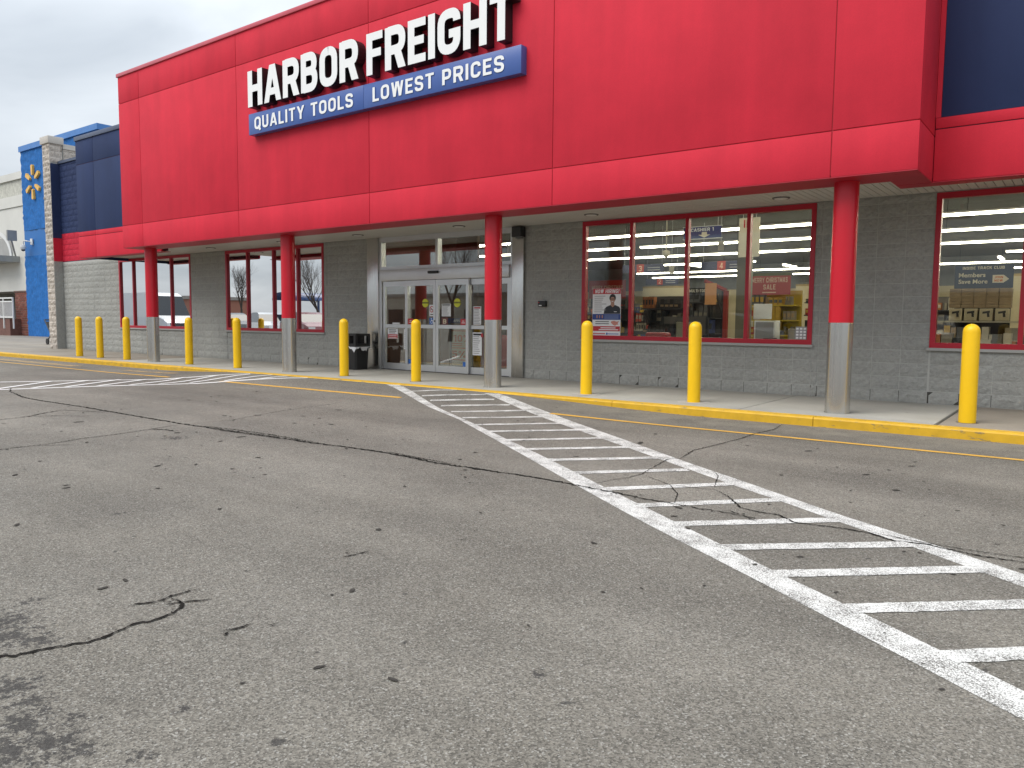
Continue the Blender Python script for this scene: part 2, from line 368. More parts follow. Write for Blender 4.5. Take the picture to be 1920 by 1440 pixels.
    if ch == 'S': F([(w - a, .70), (w - a, 1 - a), (a, 1 - a), (a, .55), (w - a, .45), (w - a, a), (a, a), (a, .30)], .2)
    if ch == '1': S([(w - a, 0), (w - a, 1)]); G((0, .72), (w - t, .80), (w - t * .6, 1), (0, .86))
    if ch == '2': F([(a, .70), (a, 1 - a), (w - a, 1 - a), (w - a, .52), (a, .14)], .2); S([(0, c), (w, c)], tt=tb)
    if ch == '3': F([(a, .74), (a, 1 - a), (w - a, 1 - a), (w - a, .52), (w * .35, .52)], .18); F([(w * .35, .52), (w - a, .52), (w - a, a), (a, a), (a, .26)], .18)
    if ch == '4': S([(w * .7, 0), (w * .7, 1)]); S([(0, .28), (w, .28)], tt=tb); G((0, .22), (t, .26), (w * .7 + a, 1), (w * .7 - a, 1))
    if ch == '5': S([(a, .5), (a, 1)]); S([(a, 1 - c), (w * .95, 1 - c)], tt=tb); F([(a, .55), (w - a, .60), (w - a, a), (a, a), (a, .28)], .2)
    if ch == '%': S([(w * .2, 0), (w * .8, 1)], tt=t * .7); Q.extend(stroke([(x * .34, .62 + y * .38) for x, y in ring(1, .2)], t * .55, True)); Q.extend(stroke([(w - .34 + x * .34, y * .38) for x, y in ring(1, .2)], t * .55, True))
    if ch == '!': S([(w / 2, .32), (w / 2, 1)]); S([(w / 2, 0), (w / 2, .2)])
    if ch == '-': S([(0, .45), (w, .45)])
    if ch == '.': S([(w / 2, 0), (w / 2, .2)])
    return Q
def union(quads):
    V = []; Fs = []
    for q in quads:
        ar = sum(q[i].x * q[(i + 1) % len(q)].y - q[(i + 1) % len(q)].x * q[i].y for i in range(len(q)))
        if abs(ar) < 1e-7: continue
        if ar < 0: q = q[::-1]
        Fs.append(list(range(len(V), len(V) + len(q)))); V += [Vector((p.x, p.y)) for p in q]
    v, e, f, ov, oe, of = delaunay_2d_cdt(V, [], Fs, 0, 1e-5, True)
    QD = [[V[k] for k in fc] for fc in Fs]
    def inside(c):
        for q in QD:
            if all((q[(i + 1) % len(q)].x - q[i].x) * (c.y - q[i].y) - (q[(i + 1) % len(q)].y - q[i].y) * (c.x - q[i].x) >= -1e-9 for i in range(len(q))): return True
        return False
    return v, [tuple(t) for t in f if inside((v[t[0]] + v[t[1]] + v[t[2]]) / 3)]
def text_width(txt, t, gap): return sum(GW.get(c, .6) + gap for c in txt) - gap
def glyph_mesh(ch, t, sx, sy, depth=0, skew=0):
    v, f = union(glyph(ch, t)); b = MB()
    pts = [((p.x + skew * p.y) * sx, p.y * sy) for p in v]
    b.v = [(x, 0, y) for x, y in pts]; b.f = list(f); b.mi = [0] * len(f)
    if depth:
        n = len(pts); b.v += [(x, depth, y) for x, y in pts]
        cnt = {}
        for t_ in f:
            for i in range(3): cnt[(t_[i], t_[(i + 1) % 3])] = 1
        for (i, j) in list(cnt):
            if (j, i) not in cnt: b.f.append((j, i, i + n, j + n)); b.mi.append(1)
        b.f += [tuple(k + n for k in t_[::-1]) for t_ in f]; b.mi += [1] * len(f)
    return b
def sign_text(txt, x0, x1, z0, h, y, m, parent, t=.2, gap=.12, name='letter', skew=0, one=True):
    """flat lettering laid 2 mm proud of the sheet it is printed on"""
    W = text_width(txt, t, gap); sx = (x1 - x0) / W; x = x0; B = MB()
    for ch in txt:
        if ch != ' ':
            g = glyph_mesh(ch, t, sx, h, 0, skew); i = len(B.v)
            B.v += [(a + x, y, c + z0) for a, b, c in g.v]; B.f += [tuple(k + i for k in f) for f in g.f]; B.mi += g.mi
        x += (GW.get(ch, .6) + gap) * sx
    return B.build(name, m, parent)
def font_text(txt, x0, x1, z0, h, y, m, parent, name='lettering', bold=.02):
    cu = bpy.data.curves.new('t', 'FONT'); cu.body = txt; cu.size = 1; cu.offset = bold; cu.resolution_u = 3
    o = bpy.data.objects.new('t', cu); COL.objects.link(o); dg = bpy.context.evaluated_depsgraph_get(); dg.update()
    me = bpy.data.meshes.new_from_object(o.evaluated_get(dg)); bpy.data.objects.remove(o)
    xs = [v.co.x for v in me.vertices]; ys = [v.co.y for v in me.vertices]; a, b = min(xs), max(xs); c, d = min(ys), max(ys)
    for v in me.vertices: v.co = ((v.co.x - a) / (b - a) * (x1 - x0) + x0, y, (v.co.y - c) / (d - c) * h + z0)
    me.name = name; me.materials.clear(); me.materials.append(m); return link(name, me, None, parent)

# ================================================================== GROUND
def ss(a, b, x):
    t = min(1, max(0, (x - a) / (b - a))); return t * t * (3 - 2 * t)
def terr(x, y): return .105 * ss(-19, -14.5, x) * (1 - ss(-8.5, -4.0, x)) * ss(8.3, 10.0, y)
xs = [-260, -140, -90, -60, -40, -30, -22] + [-20 + .5 * i for i in range(36)] + [-1, 2, 8, 20, 50, 120, 260]
ys = [-260, -120, -60, -30, -15, -5, 0, 4, 7] + [8 + .2 * i for i in range(12)] + [10.3, 10.5, 25, 60, 160, 260]
b = MB()
for y in ys:
    for x in xs: b.v.append((x, y, terr(x, y) if y < 10.4 else 0))
nx = len(xs)
for j in range(len(ys) - 1):
    for i in range(nx - 1): b.f.append((j * nx + i, j * nx + i + 1, (j + 1) * nx + i + 1, (j + 1) * nx + i)); b.mi.append(0)
lot = tag(b.build('asphalt_lot', ASPH, None, True), kind='structure')

def ribbon(pts, wfun, dz, seg=.12, jit=0, y_top=None):
    P = [Vector(p) for p in pts]; Q = [P[0]]
    for a, c in zip(P, P[1:]):
        n = max(1, int((c - a).length / seg))
        for k in range(1, n + 1): Q.append(a.lerp(c, k / n))
    b = MB(); L = []
    for i, p in enumerate(Q):
        d = (Q[min(i + 1, len(Q) - 1)] - Q[max(i - 1, 0)]).normalized(); nn = Vector((-d.y, d.x))
        if jit and 0 < i < len(Q) - 1: p = p + nn * random.uniform(-jit, jit)
        wl, wr = wfun(i / max(1, len(Q) - 1)); l, r = p + nn * wl, p - nn * wr
        b.v += [(l.x, l.y, terr(l.x, l.y) + dz), (r.x, r.y, terr(r.x, r.y) + dz)]
        if i: b.f.append((2 * i - 2, 2 * i - 1, 2 * i + 1, 2 * i)); b.mi.append(0)
    return b
# crosswalk to the door
cw = empty('crosswalk', (-5, 7, 0), kind='structure')
def band(name, edgeA, edgeB, m, parent, dz):
    n = 60; b = MB()
    def at(poly, t):
        L = [0]
        for p, q in zip(poly, poly[1:]): L.append(L[-1] + math.dist(p, q))
        d = t * L[-1]
        for i in range(len(L) - 1):
            if d <= L[i + 1] + 1e-9:
                k = (d - L[i]) / (L[i + 1] - L[i]); return tuple(poly[i][j] * (1 - k) + poly[i + 1][j] * k for j in (0, 1))
    for i in range(n + 1):
        for e in (edgeA, edgeB):
            x, y = at(e, i / n); b.v.append((x, y, terr(x, y) + dz))
        if i: b.f.append((2 * i - 2, 2 * i - 1, 2 * i + 1, 2 * i)); b.mi.append(0)
    return b.build(name, m, parent)
def fit(p0, p1, n=12, wob=.012):
    return [(p0[0] + (p1[0] - p0[0]) * i / n + random.uniform(-wob, wob), p0[1] + (p1[1] - p0[1]) * i / n + random.uniform(-wob, wob)) for i in range(n + 1)]
band('edge_stripe', [(-10.52, 10.08), (-6.76, 7.78), (-4.42, 6.08), (-3.34, 5.28), (-2.54, 4.70), (-2.11, 4.40), (-1.32, 3.87), (-.77, 3.49), (-.37, 3.21), (.6, 2.54)],
     [(-10.26, 10.16), (-6.30, 7.56), (-4.14, 6.09), (-3.07, 5.32), (-2.24, 4.74), (-1.70, 4.36), (-1.28, 4.06), (-.84, 3.77), (-.37, 3.45), (.6, 2.77)], WPAINT, cw, .002)
band('edge_stripe', [(-7.86, 10.1), (-5.94, 8.92), (-4.20, 7.66), (-2.89, 6.68), (-2.30, 6.27), (-1.33, 5.57), (-.74, 5.20), (-.22, 4.85), (.8, 4.15)],
     [(-8.08, 9.98), (-6.06, 8.70), (-4.30, 7.47), (-2.85, 6.45), (-2.34, 6.09), (-1.84, 5.76), (-1.36, 5.42), (-.81, 5.05), (-.22, 4.62), (.8, 3.92)], WPAINT, cw, .002)
RUNG = [(-9.34, 9.53), (-8.77, 10.08), (-8.82, 9.26), (-7.92, 9.84), (-8.38, 8.99), (-7.49, 9.51), (-7.88, 8.7), (-6.98, 9.25), (-7.34, 8.32), (-6.51, 8.98), (-6.76, 7.89), (-5.97, 8.67), (-6.18, 7.47), (-5.43, 8.29),
        (-5.68, 7.13), (-4.9, 7.95), (-5.13, 6.72), (-4.36, 7.55), (-4.61, 6.36), (-3.82, 7.19), (-4.1, 5.99), (-3.3, 6.81), (-3.57, 5.62), (-2.83, 6.41), (-3.05, 5.2), (-2.3, 6.07), (-2.58, 4.88), (-1.79, 5.77),
        (-2.11, 4.63), (-1.29, 5.42), (-1.68, 4.3), (-.8, 5.08), (-1.26, 4.03), (-.42, 4.79), (-.85, 3.72), (0.02, 4.50), (-.40, 3.42), (.42, 4.2), (.02, 3.1), (.8, 3.95)]
for i in range(0, len(RUNG), 2):
    p, q = Vector(RUNG[i]), Vector(RUNG[i + 1]); hw = .058
    ribbon([p, q], lambda t: (hw + random.uniform(-.004, .004), hw + random.uniform(-.004, .004)), .0036, .05).build('rung', WPAINT, cw)
# second crosswalk further along the kerb
cw2 = empty('crosswalk', (-15.5, 8, 0), kind='structure')
ribbon([(-18.6, 4.5), (-17.46, 6.13), (-16.6, 7.5), (-15.85, 8.6), (-14.72, 10.02)], lambda t: (.06, .06), .004, .3).build('edge_stripe', WPAINT2, cw2)
ribbon([(-16.3, 4.4), (-15.64, 5.6), (-15.1, 7.0), (-14.5, 8.2), (-13.9, 9.1), (-12.85, 10.1)], lambda t: (.065, .065), .004, .3).build('edge_stripe', WPAINT2, cw2)
for p, q in [((-15.98, 4.9), (-17.5, 6.1)), ((-15.84, 5.5), (-16.95, 6.9)), ((-15.6, 6.0), (-16.65, 7.5)), ((-15.4, 6.5), (-16.4, 8.0)), ((-15.2, 7.0), (-16.05, 8.4)), ((-14.98, 7.5), (-15.6, 9.0)), ((-14.8, 8.0), (-15.1, 9.5)), ((-14.55, 8.5), (-14.6, 9.95)), ((-14.1, 9.0), (-14.02, 10.08)), ((-13.6, 9.4), (-13.5, 10.1))]:
    ribbon([p, q], lambda t: (.05, .05), .0075, .3).build('rung', WPAINT2, cw2)
yl = empty('lane_line', (-9, 9, 0), kind='structure')
for p0, p1 in (((-40, 8.78), (-16.05, 8.90)), ((-14.15, 8.93), (-9.05, 8.98)), ((-6.05, 8.98), (6, 8.97))):
    ribbon(fit(p0, p1, 8, .008), lambda t: (.045, .045), .004, .4).build('paint_strip', YPAINT, yl)
ribbon(fit((-40, 9.35), (-21.6, 9.42), 8, .02), lambda t: (.16, .16), .004, .4).build('faded_strip', YFADE, yl)
ribbon(fit((-19.2, 9.5), (-16.8, 9.5), 5, .02), lambda t: (.12, .12), .004, .4).build('faded_strip', YFADE, yl)
CRK = [
 ([(-15.9, 5.75), (-15.08, 5.45), (-13.94, 5.22), (-13.27, 5.18), (-12.55, 5.19), (-11.8, 5.21), (-11.14, 5.19), (-10.52, 5.18), (-9.73, 5.16), (-9.11, 5.15), (-8.69, 5.16), (-8.02, 5.19), (-7.39, 5.23), (-6.75, 5.22), (-6.17, 5.28), (-5.79, 5.3), (-5.42, 5.30), (-4.78, 5.22), (-4.4, 5.24), (-4.04, 5.25), (-3.62, 5.26), (-3.34, 5.23), (-2.97, 5.19), (-2.69, 5.15), (-2.35, 5.12), (-2.23, 5.11), (-1.99, 5.12), (-1.75, 5.09)], .024),
 ([(-8.7, 5.2), (-8.1, 5.27), (-7.5, 5.31), (-7.0, 5.29), (-6.6, 5.27)], .016), ([(-8.3, 5.12), (-7.6, 5.17), (-7.0, 5.2)], .012), ([(-5.6, 5.36), (-5.0, 5.3), (-4.6, 5.27)], .011),
 ([(-2.32, 5.78), (-2.15, 5.62), (-1.94, 5.32), (-1.79, 5.28), (-1.66, 5.29), (-1.51, 5.15), (-1.23, 5.2), (-1.06, 5.19), (-.89, 5.1), (-.73, 5.14), (-.64, 5.11), (-.43, 5.07), (-.1, 5.1), (.8, 5.0)], .011),
 ([(-1.06, 5.22), (-.8, 5.17), (-.5, 5.16), (-.1, 5.2)], .007), ([(-2.0, 5.2), (-1.85, 5.12), (-1.7, 5.0)], .006),
 ([(-11.11, 3.5), (-11.11, 3.88), (-11.19, 4.22), (-11.43, 4.53), (-11.64, 4.9)], .016), ([(-11.19, 4.22), (-11.03, 4.48), (-10.61, 4.8)], .012), ([(-11.6, 4.85), (-11.2, 5.0), (-10.9, 5.1)], .012),
 ([(-8.60, 2.4), (-8.62, 3.0), (-8.63, 3.28), (-8.63, 3.5), (-8.73, 3.81), (-8.76, 4.2), (-8.86, 4.67), (-8.99, 5.08)], .012), ([(-8.95, 5.2), (-8.85, 5.7), (-9.24, 6.84), (-9.45, 8.08)], .007),
 ([(-8.63, 3.28), (-8.37, 3.59)], .009), ([(-8.86, 4.67), (-8.70, 4.75), (-8.5, 4.77)], .02),
 ([(-3.36, 1.0), (-3.34, 1.13), (-3.3, 1.17), (-3.27, 1.27), (-3.21, 1.4), (-3.21, 1.48), (-3.25, 1.61), (-3.22, 1.67), (-3.23, 1.77), (-3.26, 1.83), (-3.34, 1.88), (-3.41, 1.87)], .0125),
 ([(-3.48, 1.7), (-3.42, 1.82), (-3.44, 1.89), (-3.43, 2.03)], .010), ([(-3.36, 1.81), (-3.32, 1.88), (-3.25, 1.98)], .009), ([(-2.88, 1.8), (-2.86, 1.83), (-2.85, 1.92)], .008), ([(-2.85, 1.81), (-2.82, 1.77)], .008),
 ([(-2.78, 1.95), (-2.76, 2.0)], .005), ([(-3.27, 2.78), (-3.25, 2.88), (-3.24, 2.96)], .009),
 ([(-3.16, 10.1), (-3.08, 9.54), (-3.14, 8.97), (-3.13, 8.59), (-3.17, 7.95), (-3.22, 7.43), (-3.11, 6.83)], .010), ([(-3.12, 6.3), (-3.2, 6.77), (-3.14, 6.88)], .008),
 ([(-3.17, 5.39), (-3.14, 5.6), (-3.08, 5.75), (-3.06, 5.97), (-3.12, 6.3)], .007), ([(-3.0, 5.92), (-2.67, 5.71), (-2.48, 5.44), (-2.37, 5.15)], .006), ([(-2.67, 5.71), (-2.4, 5.75), (-2.3, 5.78)], .006),
 ([(-2.35, 5.85), (-2.42, 6.05), (-2.5, 6.3), (-2.62, 6.5)], .005)]
PITS = MB(); prn = random.Random(11)
for _ in range(520):
    px, py_ = prn.uniform(-13, 1.5), prn.uniform(.6, 8.5); r_ = prn.choice((.006, .008, .01, .012, .016, .022)) * prn.uniform(.7, 1.4) * min(1, .12 + .11 * math.hypot(px, py_)); an = prn.uniform(0, 3.14); st_ = prn.uniform(1, 2.6); n_ = 7
    P_ = []
    for k in range(n_):
        t_ = 2 * math.pi * k / n_; rr_ = r_ * prn.uniform(.5, 1.2); u_, v_ = rr_ * st_ * math.cos(t_), rr_ * math.sin(t_); x_ = px + u_ * math.cos(an) - v_ * math.sin(an); y_ = py_ + u_ * math.sin(an) + v_ * math.cos(an); P_.append((x_, y_, terr(x_, y_) + .0045))
    PITS.quad(P_)
tag(PITS.build('tar_flecks', mat('tar_fleck', (.055, .051, .046), .9, .4, 30, spec=.1), lot), kind='stuff')
CRUMB = MB()
for pts, wd in CRK:
    for (xa, ya), (xb, yb) in zip(pts, pts[1:]):
        for _ in range(int(math.dist((xa, ya), (xb, yb)) / (wd * 5)) + 1):
            k_ = prn.random(); cx_ = xa + (xb - xa) * k_ + prn.gauss(0, wd * 1.3); cy_ = ya + (yb - ya) * k_ + prn.gauss(0, wd * 1.3); r_ = wd * prn.uniform(.12, .5)
            CRUMB.quad([(cx_ + r_ * prn.uniform(.5, 1.3) * math.cos(q_), cy_ + r_ * prn.uniform(.5, 1.3) * math.sin(q_), terr(cx_, cy_) + .0048) for q_ in (0, 1.1, 2.2, 3.3, 4.4, 5.4)])
tag(CRUMB.build('crack_crumbs', CRACK, lot), kind='stuff')
for pts, wd in CRK:
    wd *= .72
    P = []
    def wf(t): return (wd * random.uniform(.15, 1.5) * min(1, .25 + 6 * t * (1 - t)), wd * random.uniform(.15, 1.5) * min(1, .25 + 6 * t * (1 - t)))
    ribbon(pts, wf, .0052, max(.014, wd * 1.6), wd * .75).build('crack', CRACK, lot)

# ------------------------------------------------------------------ kerb and pavement
SW = .12
sw = empty('sidewalk', (-14, 11.7, 0), kind='structure')
joints = [-31, -28, -25, -21.6, -18.4, -15.3, -12.2, -9.1, -6.5, -3.86, -1.43, 1.6, 4.7, 7.8]
for a, c in zip(joints, joints[1:]):
    old = c < -21.5 or a > -1.5; g = .012 if a != -1.43 else .022
    box('slab', CONC_OLD if old else CONC, sw, a + g, c - (.022 if c == -1.43 else .004), 10.335, 13.03, -.1, SW, .006)
x = -31
while x > -75:
    for y0, y1 in ((10.335, 13.4), (13.41, 16.6), (16.61, 19.78)): box('slab', CONC_OLD, sw, x - 3.99, x - .006, y0, y1, -.1, SW, .006)
    x -= 4
MB().box(-75, 8, 10.33, 19.7, -.2, .06).build('base_course', mat('joint_dirt', (.05, .045, .04), .9), sw)
kb = empty('kerb', (-14, 10.25, 0), kind='structure')
x = -75.0
while x < 7.9:
    x1 = x + (3.05 if x < -31 else 2.94); bb = MB(); prof = [(10.15, -.1), (10.15, .098), (10.158, .113), (10.175, .122), (10.32, .124), (10.333, .118), (10.333, -.1)]
    i0 = 0
    for xx in (x + .004, x1 - .004):
        for (y, z) in prof: bb.v.append((xx, y, z))
    n = len(prof)
    for k in range(n): j = (k + 1) % n; bb.f.append((k, j, n + j, n + k)); bb.mi.append(0)
    bb.f += [tuple(range(n))[::-1], tuple(range(n, 2 * n))]; bb.mi += [0, 0]
    bb.build('kerb_section', KERB, kb); x = x1

# ================================================================== STORE BUILDING
WY, FY, RY = 13.03, 10.42, 11.47
ST = empty('store_building', (-14, 13.03, .12), label='red and navy box store with grey block walls and covered entrance', category='building')
# --- masonry
WIN = {1: (-26.53, -22.10), 2: (-20.25, -15.87), 3: (-8.08, -3.655), 4: (-1.94, 2.5)}
WZ0, WZ1 = 1.0, 3.225
SEG = []                                     # solid stretches of grey wall x0,x1,z0,z1
edges = [-30.72, -26.53, -22.10, -20.25, -15.87, -14.184]
for a, c in ((-30.72, -26.53), (-22.10, -20.25), (-15.87, -14.184), (-9.472, -8.08), (-3.655, -1.94), (2.5, 6)): SEG.append((a, c, SW, 3.27))
for k in WIN: SEG.append((WIN[k][0], WIN[k][1], SW, .925))
WALLS = []
for lo_, hi_ in ((-40, -12), (-12, 20)):
    wall = MB()
    for a, c, z0, z1 in SEG:
        if lo_ < a < hi_: wall.box(a, c, WY + .008, WY + .19, z0 - .1, z1 + .06)
    for k in WIN:
        if lo_ < WIN[k][0] < hi_: wall.box(WIN[k][0], WIN[k][1], WY + .008, WY + .19, WZ1, 3.33)
    WALLS.append(wall.build('masonry_wall', MORTAR, ST))
def block_meshes(m, n, W=.3984, H=.1952, amp=.010, nm='block'):
    L = []
    for q in range(n):
        b = MB(); nx_, nz_ = 7, 4; rnd = random.Random(q * 13 + 5)
        for j in range(nz_):
            for i in range(nx_):
                e = i in (0, nx_ - 1) or j in (0, nz_ - 1); b.v.append(((i / (nx_ - 1) - .5) * W, (0.004 if e else -rnd.uniform(-.1, 1) * amp), (j / (nz_ - 1) - .5) * H))
        for j in range(nz_ - 1):
            for i in range(nx_ - 1): k = j * nx_ + i; b.f.append((k, k + 1, k + nx_ + 1, k + nx_)); b.mi.append(0)
        i0 = len(b.v); b.v += [(-W / 2, .03, -H / 2), (W / 2, .03, -H / 2), (W / 2, .03, H / 2), (-W / 2, .03, H / 2)]
        bot = list(range(nx_)); top = [k + (nz_ - 1) * nx_ for k in range(nx_)]; lf = [j * nx_ for j in range(nz_)]; rg = [j * nx_ + nx_ - 1 for j in range(nz_)]
        b.f += [tuple(bot[::-1]) + (i0, i0 + 1), tuple(top) + (i0 + 2, i0 + 3), tuple(lf) + (i0 + 3, i0), tuple(rg[::-1]) + (i0 + 1, i0 + 2)]; b.mi += [0] * 4
        me = b.mesh(nm, [m]); L.append(me)
    return L
for a, c, z0, z1 in SEG:
    MB().box(a + .004, c - .004, WY + .0062, WY + .0078, SW + .004, SW + .178).build('open_joints', mat('open_joint', (.06, .058, .052), .9, .3, 8), WALLS[a > -12])
BM = block_meshes(BLOCK, 8)
cells = []
CH = .2032
for a, c, z0, z1 in SEG:
    i0 = math.floor((a + 9.236) / .4064); i1 = math.ceil((c + 9.236) / .4064)
    for i in range(i0, i1):
        u0_, u1_ = max(a, -9.236 + i * .4064), min(c, -9.236 + (i + 1) * .4064)
        if u1_ - u0_ < .03: continue
        for j in range(17):
            v0, v1 = max(z0, .117 + (j - .05) * CH), min(z1, .117 + (j + .95) * CH)
            if v1 - v0 < .025: continue
            cells.append(((u0_ + u1_) / 2, (v0 + v1) / 2, u1_ - u0_, v1 - v0))
def vis(c):  # picture size: foreshortened area
    d = math.hypot(c[0], WY); return -c[2] * c[3] * (WY / d) / d ** 2 + (10 if c[0] > .6 else 0)
cells.sort(key=vis)
rest = MB()
for n, (x, z, ww, hh) in enumerate(cells):
    me = BM[random.randrange(8)]; sx, sz = (ww - .008) / .3984, (hh - .008) / .1952; yy = WY + random.uniform(-.002, .003)
    if n < 300:
        o = link('block', me, None, WALLS[x > -12]); o.location = (x, yy, z); o.scale = (sx * random.choice((1, -1)) if False else sx, 1, sz)
    else:
        i = len(rest.v); rest.v += [(v.co.x * sx + x, v.co.y + yy, v.co.z * sz + z) for v in me.vertices]
        for p in me.polygons: rest.f.append(tuple(i + k for k in p.vertices)); rest.mi.append(0)
tag(rest.build('far_blocks', BLOCK, WALLS[0]), kind='stuff')
# upper coloured masonry at the far end (navy over red), same block pattern
uw = MB().box(-30.72, -25.2, WY + .012, WY + .19, 3.33, 6.9).build('painted_parapet', [mat('navy_mortar', (.016, .028, .085), .8)], ST)
BN = block_meshes(BLOCK_NAVY, 4); BR = block_meshes(BLOCK_RED, 4); nb = MB(); 
zz = 3.35; j = 0
while zz < 6.88:
    for i in range(14):
        x0 = -30.72 + i * .4064 + (j % 2) * .2032 - .2032; x1 = min(x0 + .4064, -25.3); x0 = max(x0, -30.72)
        if x1 - x0 < .05: continue
        me = (BR if zz < 4.19 else BN)[random.randrange(4)]; hh = min(CH, 6.9 - zz)
        o = link('block', me, None, uw); o.location = ((x0 + x1) / 2, WY + random.uniform(-.004, .002), zz + hh / 2); o.scale = ((x1 - x0 - .008) / .3984, 1, (hh - .008) / .1952)
    zz += CH; j += 1
box('coping', mat('navy_coping', (.07, .09, .15), .4), ST, -30.75, -25.2, WY - .04, WY + .25, 6.905, 7.0)
# --- fascia panels (each stucco panel between reveals)
fas = MB().box(-20.90, -1.80, FY + .012, 11.05, 3.195, 7.6).box(-20.90, -1.80, 11.05, 13.2, 3.34, 7.6).build('fascia', mat('reveal_red', (.42, .014, .030), .7), ST)
vx = [-20.93, -19.88, -15.62, -11.31, -7.05, -2.775, -1.775]; hz = [3.18, 3.757, 6.93, 7.615]
for i in range(6):
    for j in range(3):
        a, c = vx[i], vx[i + 1]; z0, z1 = hz[j], hz[j + 1]; g = .007
        box('panel', RED, fas, a + (g if i else 0), c - (g if i < 5 else 0), FY, FY + .045, z0 + (g if j else 0), z1 - (g if j < 2 else 0), .003)
for z0, z1 in ((3.18, 3.75), (3.764, 6.923), (6.937, 7.615)): box('panel', RED, fas, -1.82, -1.775, FY + .046, 11.6, z0, z1, .003)
box('coping', mat('pale_red_coping', (.55, .08, .11), .35), ST, -20.97, -1.74, FY - .03, FY + .5, 7.617, 7.705, .006)
MB().box(-20.93, -1.775, FY + .001, 11.10, 3.165, 3.178).box(-2.2, -1.775, 11.102, RY, 3.165, 3.178).box(-2.2, 6, RY + .001, 11.76, 3.163, 3.176).box(-25.86, -20.93, RY + .002, 11.76, 3.163, 3.176).build('beam_wrap', mat('beam_red', (.40, .008, .026), .5), ST)
for o in list(ST.children):
    pass
# side wings, red band below navy
def wing(x0, x1, vs_, edge_l):
    f = MB().box(x0 + .02, x1 - .02, RY + .012, 11.7, 3.195, 6.8).box(x0 + .02, x1 - .02, 11.7, 13.2, 3.34, 6.8).build('wing_fascia', mat('reveal_dark', (.10, .012, .03), .7), ST)
    for a, c in zip(vs_, vs_[1:]):
        for z0, z1, m in ((3.18, 3.835, RED), (3.849, 3.985, RED), (3.987, 6.06, NAVY), (6.074, 6.80, NAVY)):
            aa = a + (.06 if edge_l and a == vs_[0] and m is NAVY else 0)
            box('panel', m, f, aa + .006, c - .006, RY, RY + .045, z0, z1, .003)
    if edge_l: box('trim_strip', RED, f, vs_[0] + .002, vs_[0] + .062, RY - .004, RY + .03, 3.987, 6.8)
    box('coping', MATS['navy_coping'], ST, x0 - .03, x1, RY - .03, RY + .5, 6.802, 6.93, .005)
wing(-25.86, -20.93, [-25.86, -24.72, -20.90], False); wing(-1.775, 6, [-1.773, 2.6, 6], True)
MB().box(-25.86, -25.815, RY + .046, 13.02, 3.18, 6.8).build('wing_return', NAVY, ST)
# --- soffit with vinyl slats
sf = MB().box(-20.9, -1.8, 11.0, WY - .002, 3.285, 3.32).box(-25.8, -20.9, 11.6, WY - .002, 3.285, 3.32).box(-1.8, 5.95, 11.6, WY - .002, 3.285, 3.32).build('soffit', mat('soffit_gap', (.10, .09, .08), .8), ST)
b = MB(); x = -25.8; k = 0
while x < 5.9:
    b.box(x + .0055, x + .1015, 11.0 if -20.9 < x < -1.9 else 11.6, WY - .004, 3.27, 3.284); x += .107; k += 1
tag(b.build('soffit_slats', SOFF, sf), kind='stuff')
LENS = mat('frosted_lens', (.75, .74, .70), .4, .02)
for x in (-19.8, -16.6, -13.75, -10.65, -7.45, -4.0, -.6):
    l = MB().lathe([(.13, 3.255), (.135, 3.262), (.135, 3.272)], (x, 12.3, 0), 24).build('recessed_light', mat('dark_ring', (.12, .11, .1), .5), sf)
    MB().lathe([(.02, 3.246), (.085, 3.248), (.105, 3.2545)], (x, 12.3, 0), 24).build('lens', LENS, l) if False else MB().lathe([(.02, 3.246), (.085, 3.248), (.105, 3.2545)], (x, 12.3, 0), 24).build('light_lens', LENS, sf)
# --- columns
for x in (-20.36, -14.46, -8.60, -2.68):
    c = MB().lathe([(.155, 1.325), (.155, 3.19)], (x, 10.87, 0), 48).build('column', REDCOL, ST, True)
    MB().lathe([(.158, SW), (.158, 1.33)], (x, 10.87, 0), 64).build('steel_jacket', STEEL, c, True)
    MB().lathe([(.166, SW - .01), (.166, SW + .012)], (x, 10.87, 0), 48).build('base_ring', STEEL, c, True)
    MB().lathe([(.02, SW + .001), (.34, SW + .004)], (x, 10.87, 0), 40).build('grout_patch', mat('pale_grout', (.40, .39, .37), .8, .1), c) if x > -9 and False else None
# --- windows
def window(k, mull, tint, film):
    x0, x1 = WIN[k]; fw_ = .075
    wd = MB().box(x0, x1, WY - .01, WY + .10, WZ0 - .035, WZ0 + .045).box(x0, x1, WY - .01, WY + .10, WZ1 - .055, WZ1 + .03).box(x0, x0 + fw_, WY - .008, WY + .10, WZ0 + .045, WZ1 - .055).box(x1 - fw_, x1, WY - .008, WY + .10, WZ0 + .045, WZ1 - .055)
    wd = wd.build('window', REDTRIM, ST)
    mx = [x0 + fw_] + list(mull) + [x1 - fw_]
    for m_ in mull: box('mullion', REDTRIM, wd, m_ - .032, m_ + .032, WY - .006, WY + .098, WZ0 + .045, WZ1 - .055)
    for a, c in zip(mx, mx[1:]): MB().box(a + .001, c - .001, WY + .045, WY + .051, WZ0 + .045, WZ1 - .055).build('pane', film, wd)
    s = MB().box(x0 - .03, x1 + .03, WY - .045, WY + .02, .925, .966, 0).build('sill', SILLM, wd)
window(1, (-25.6, -24.45, -23.25), None, MIRROR); window(2, (-19.2, -18.0, -16.95), None, MIRROR)
window(3, (-7.005, -5.89, -4.765), None, GLASS); window(4, (-.80, .35, 1.5), None, GLASS)
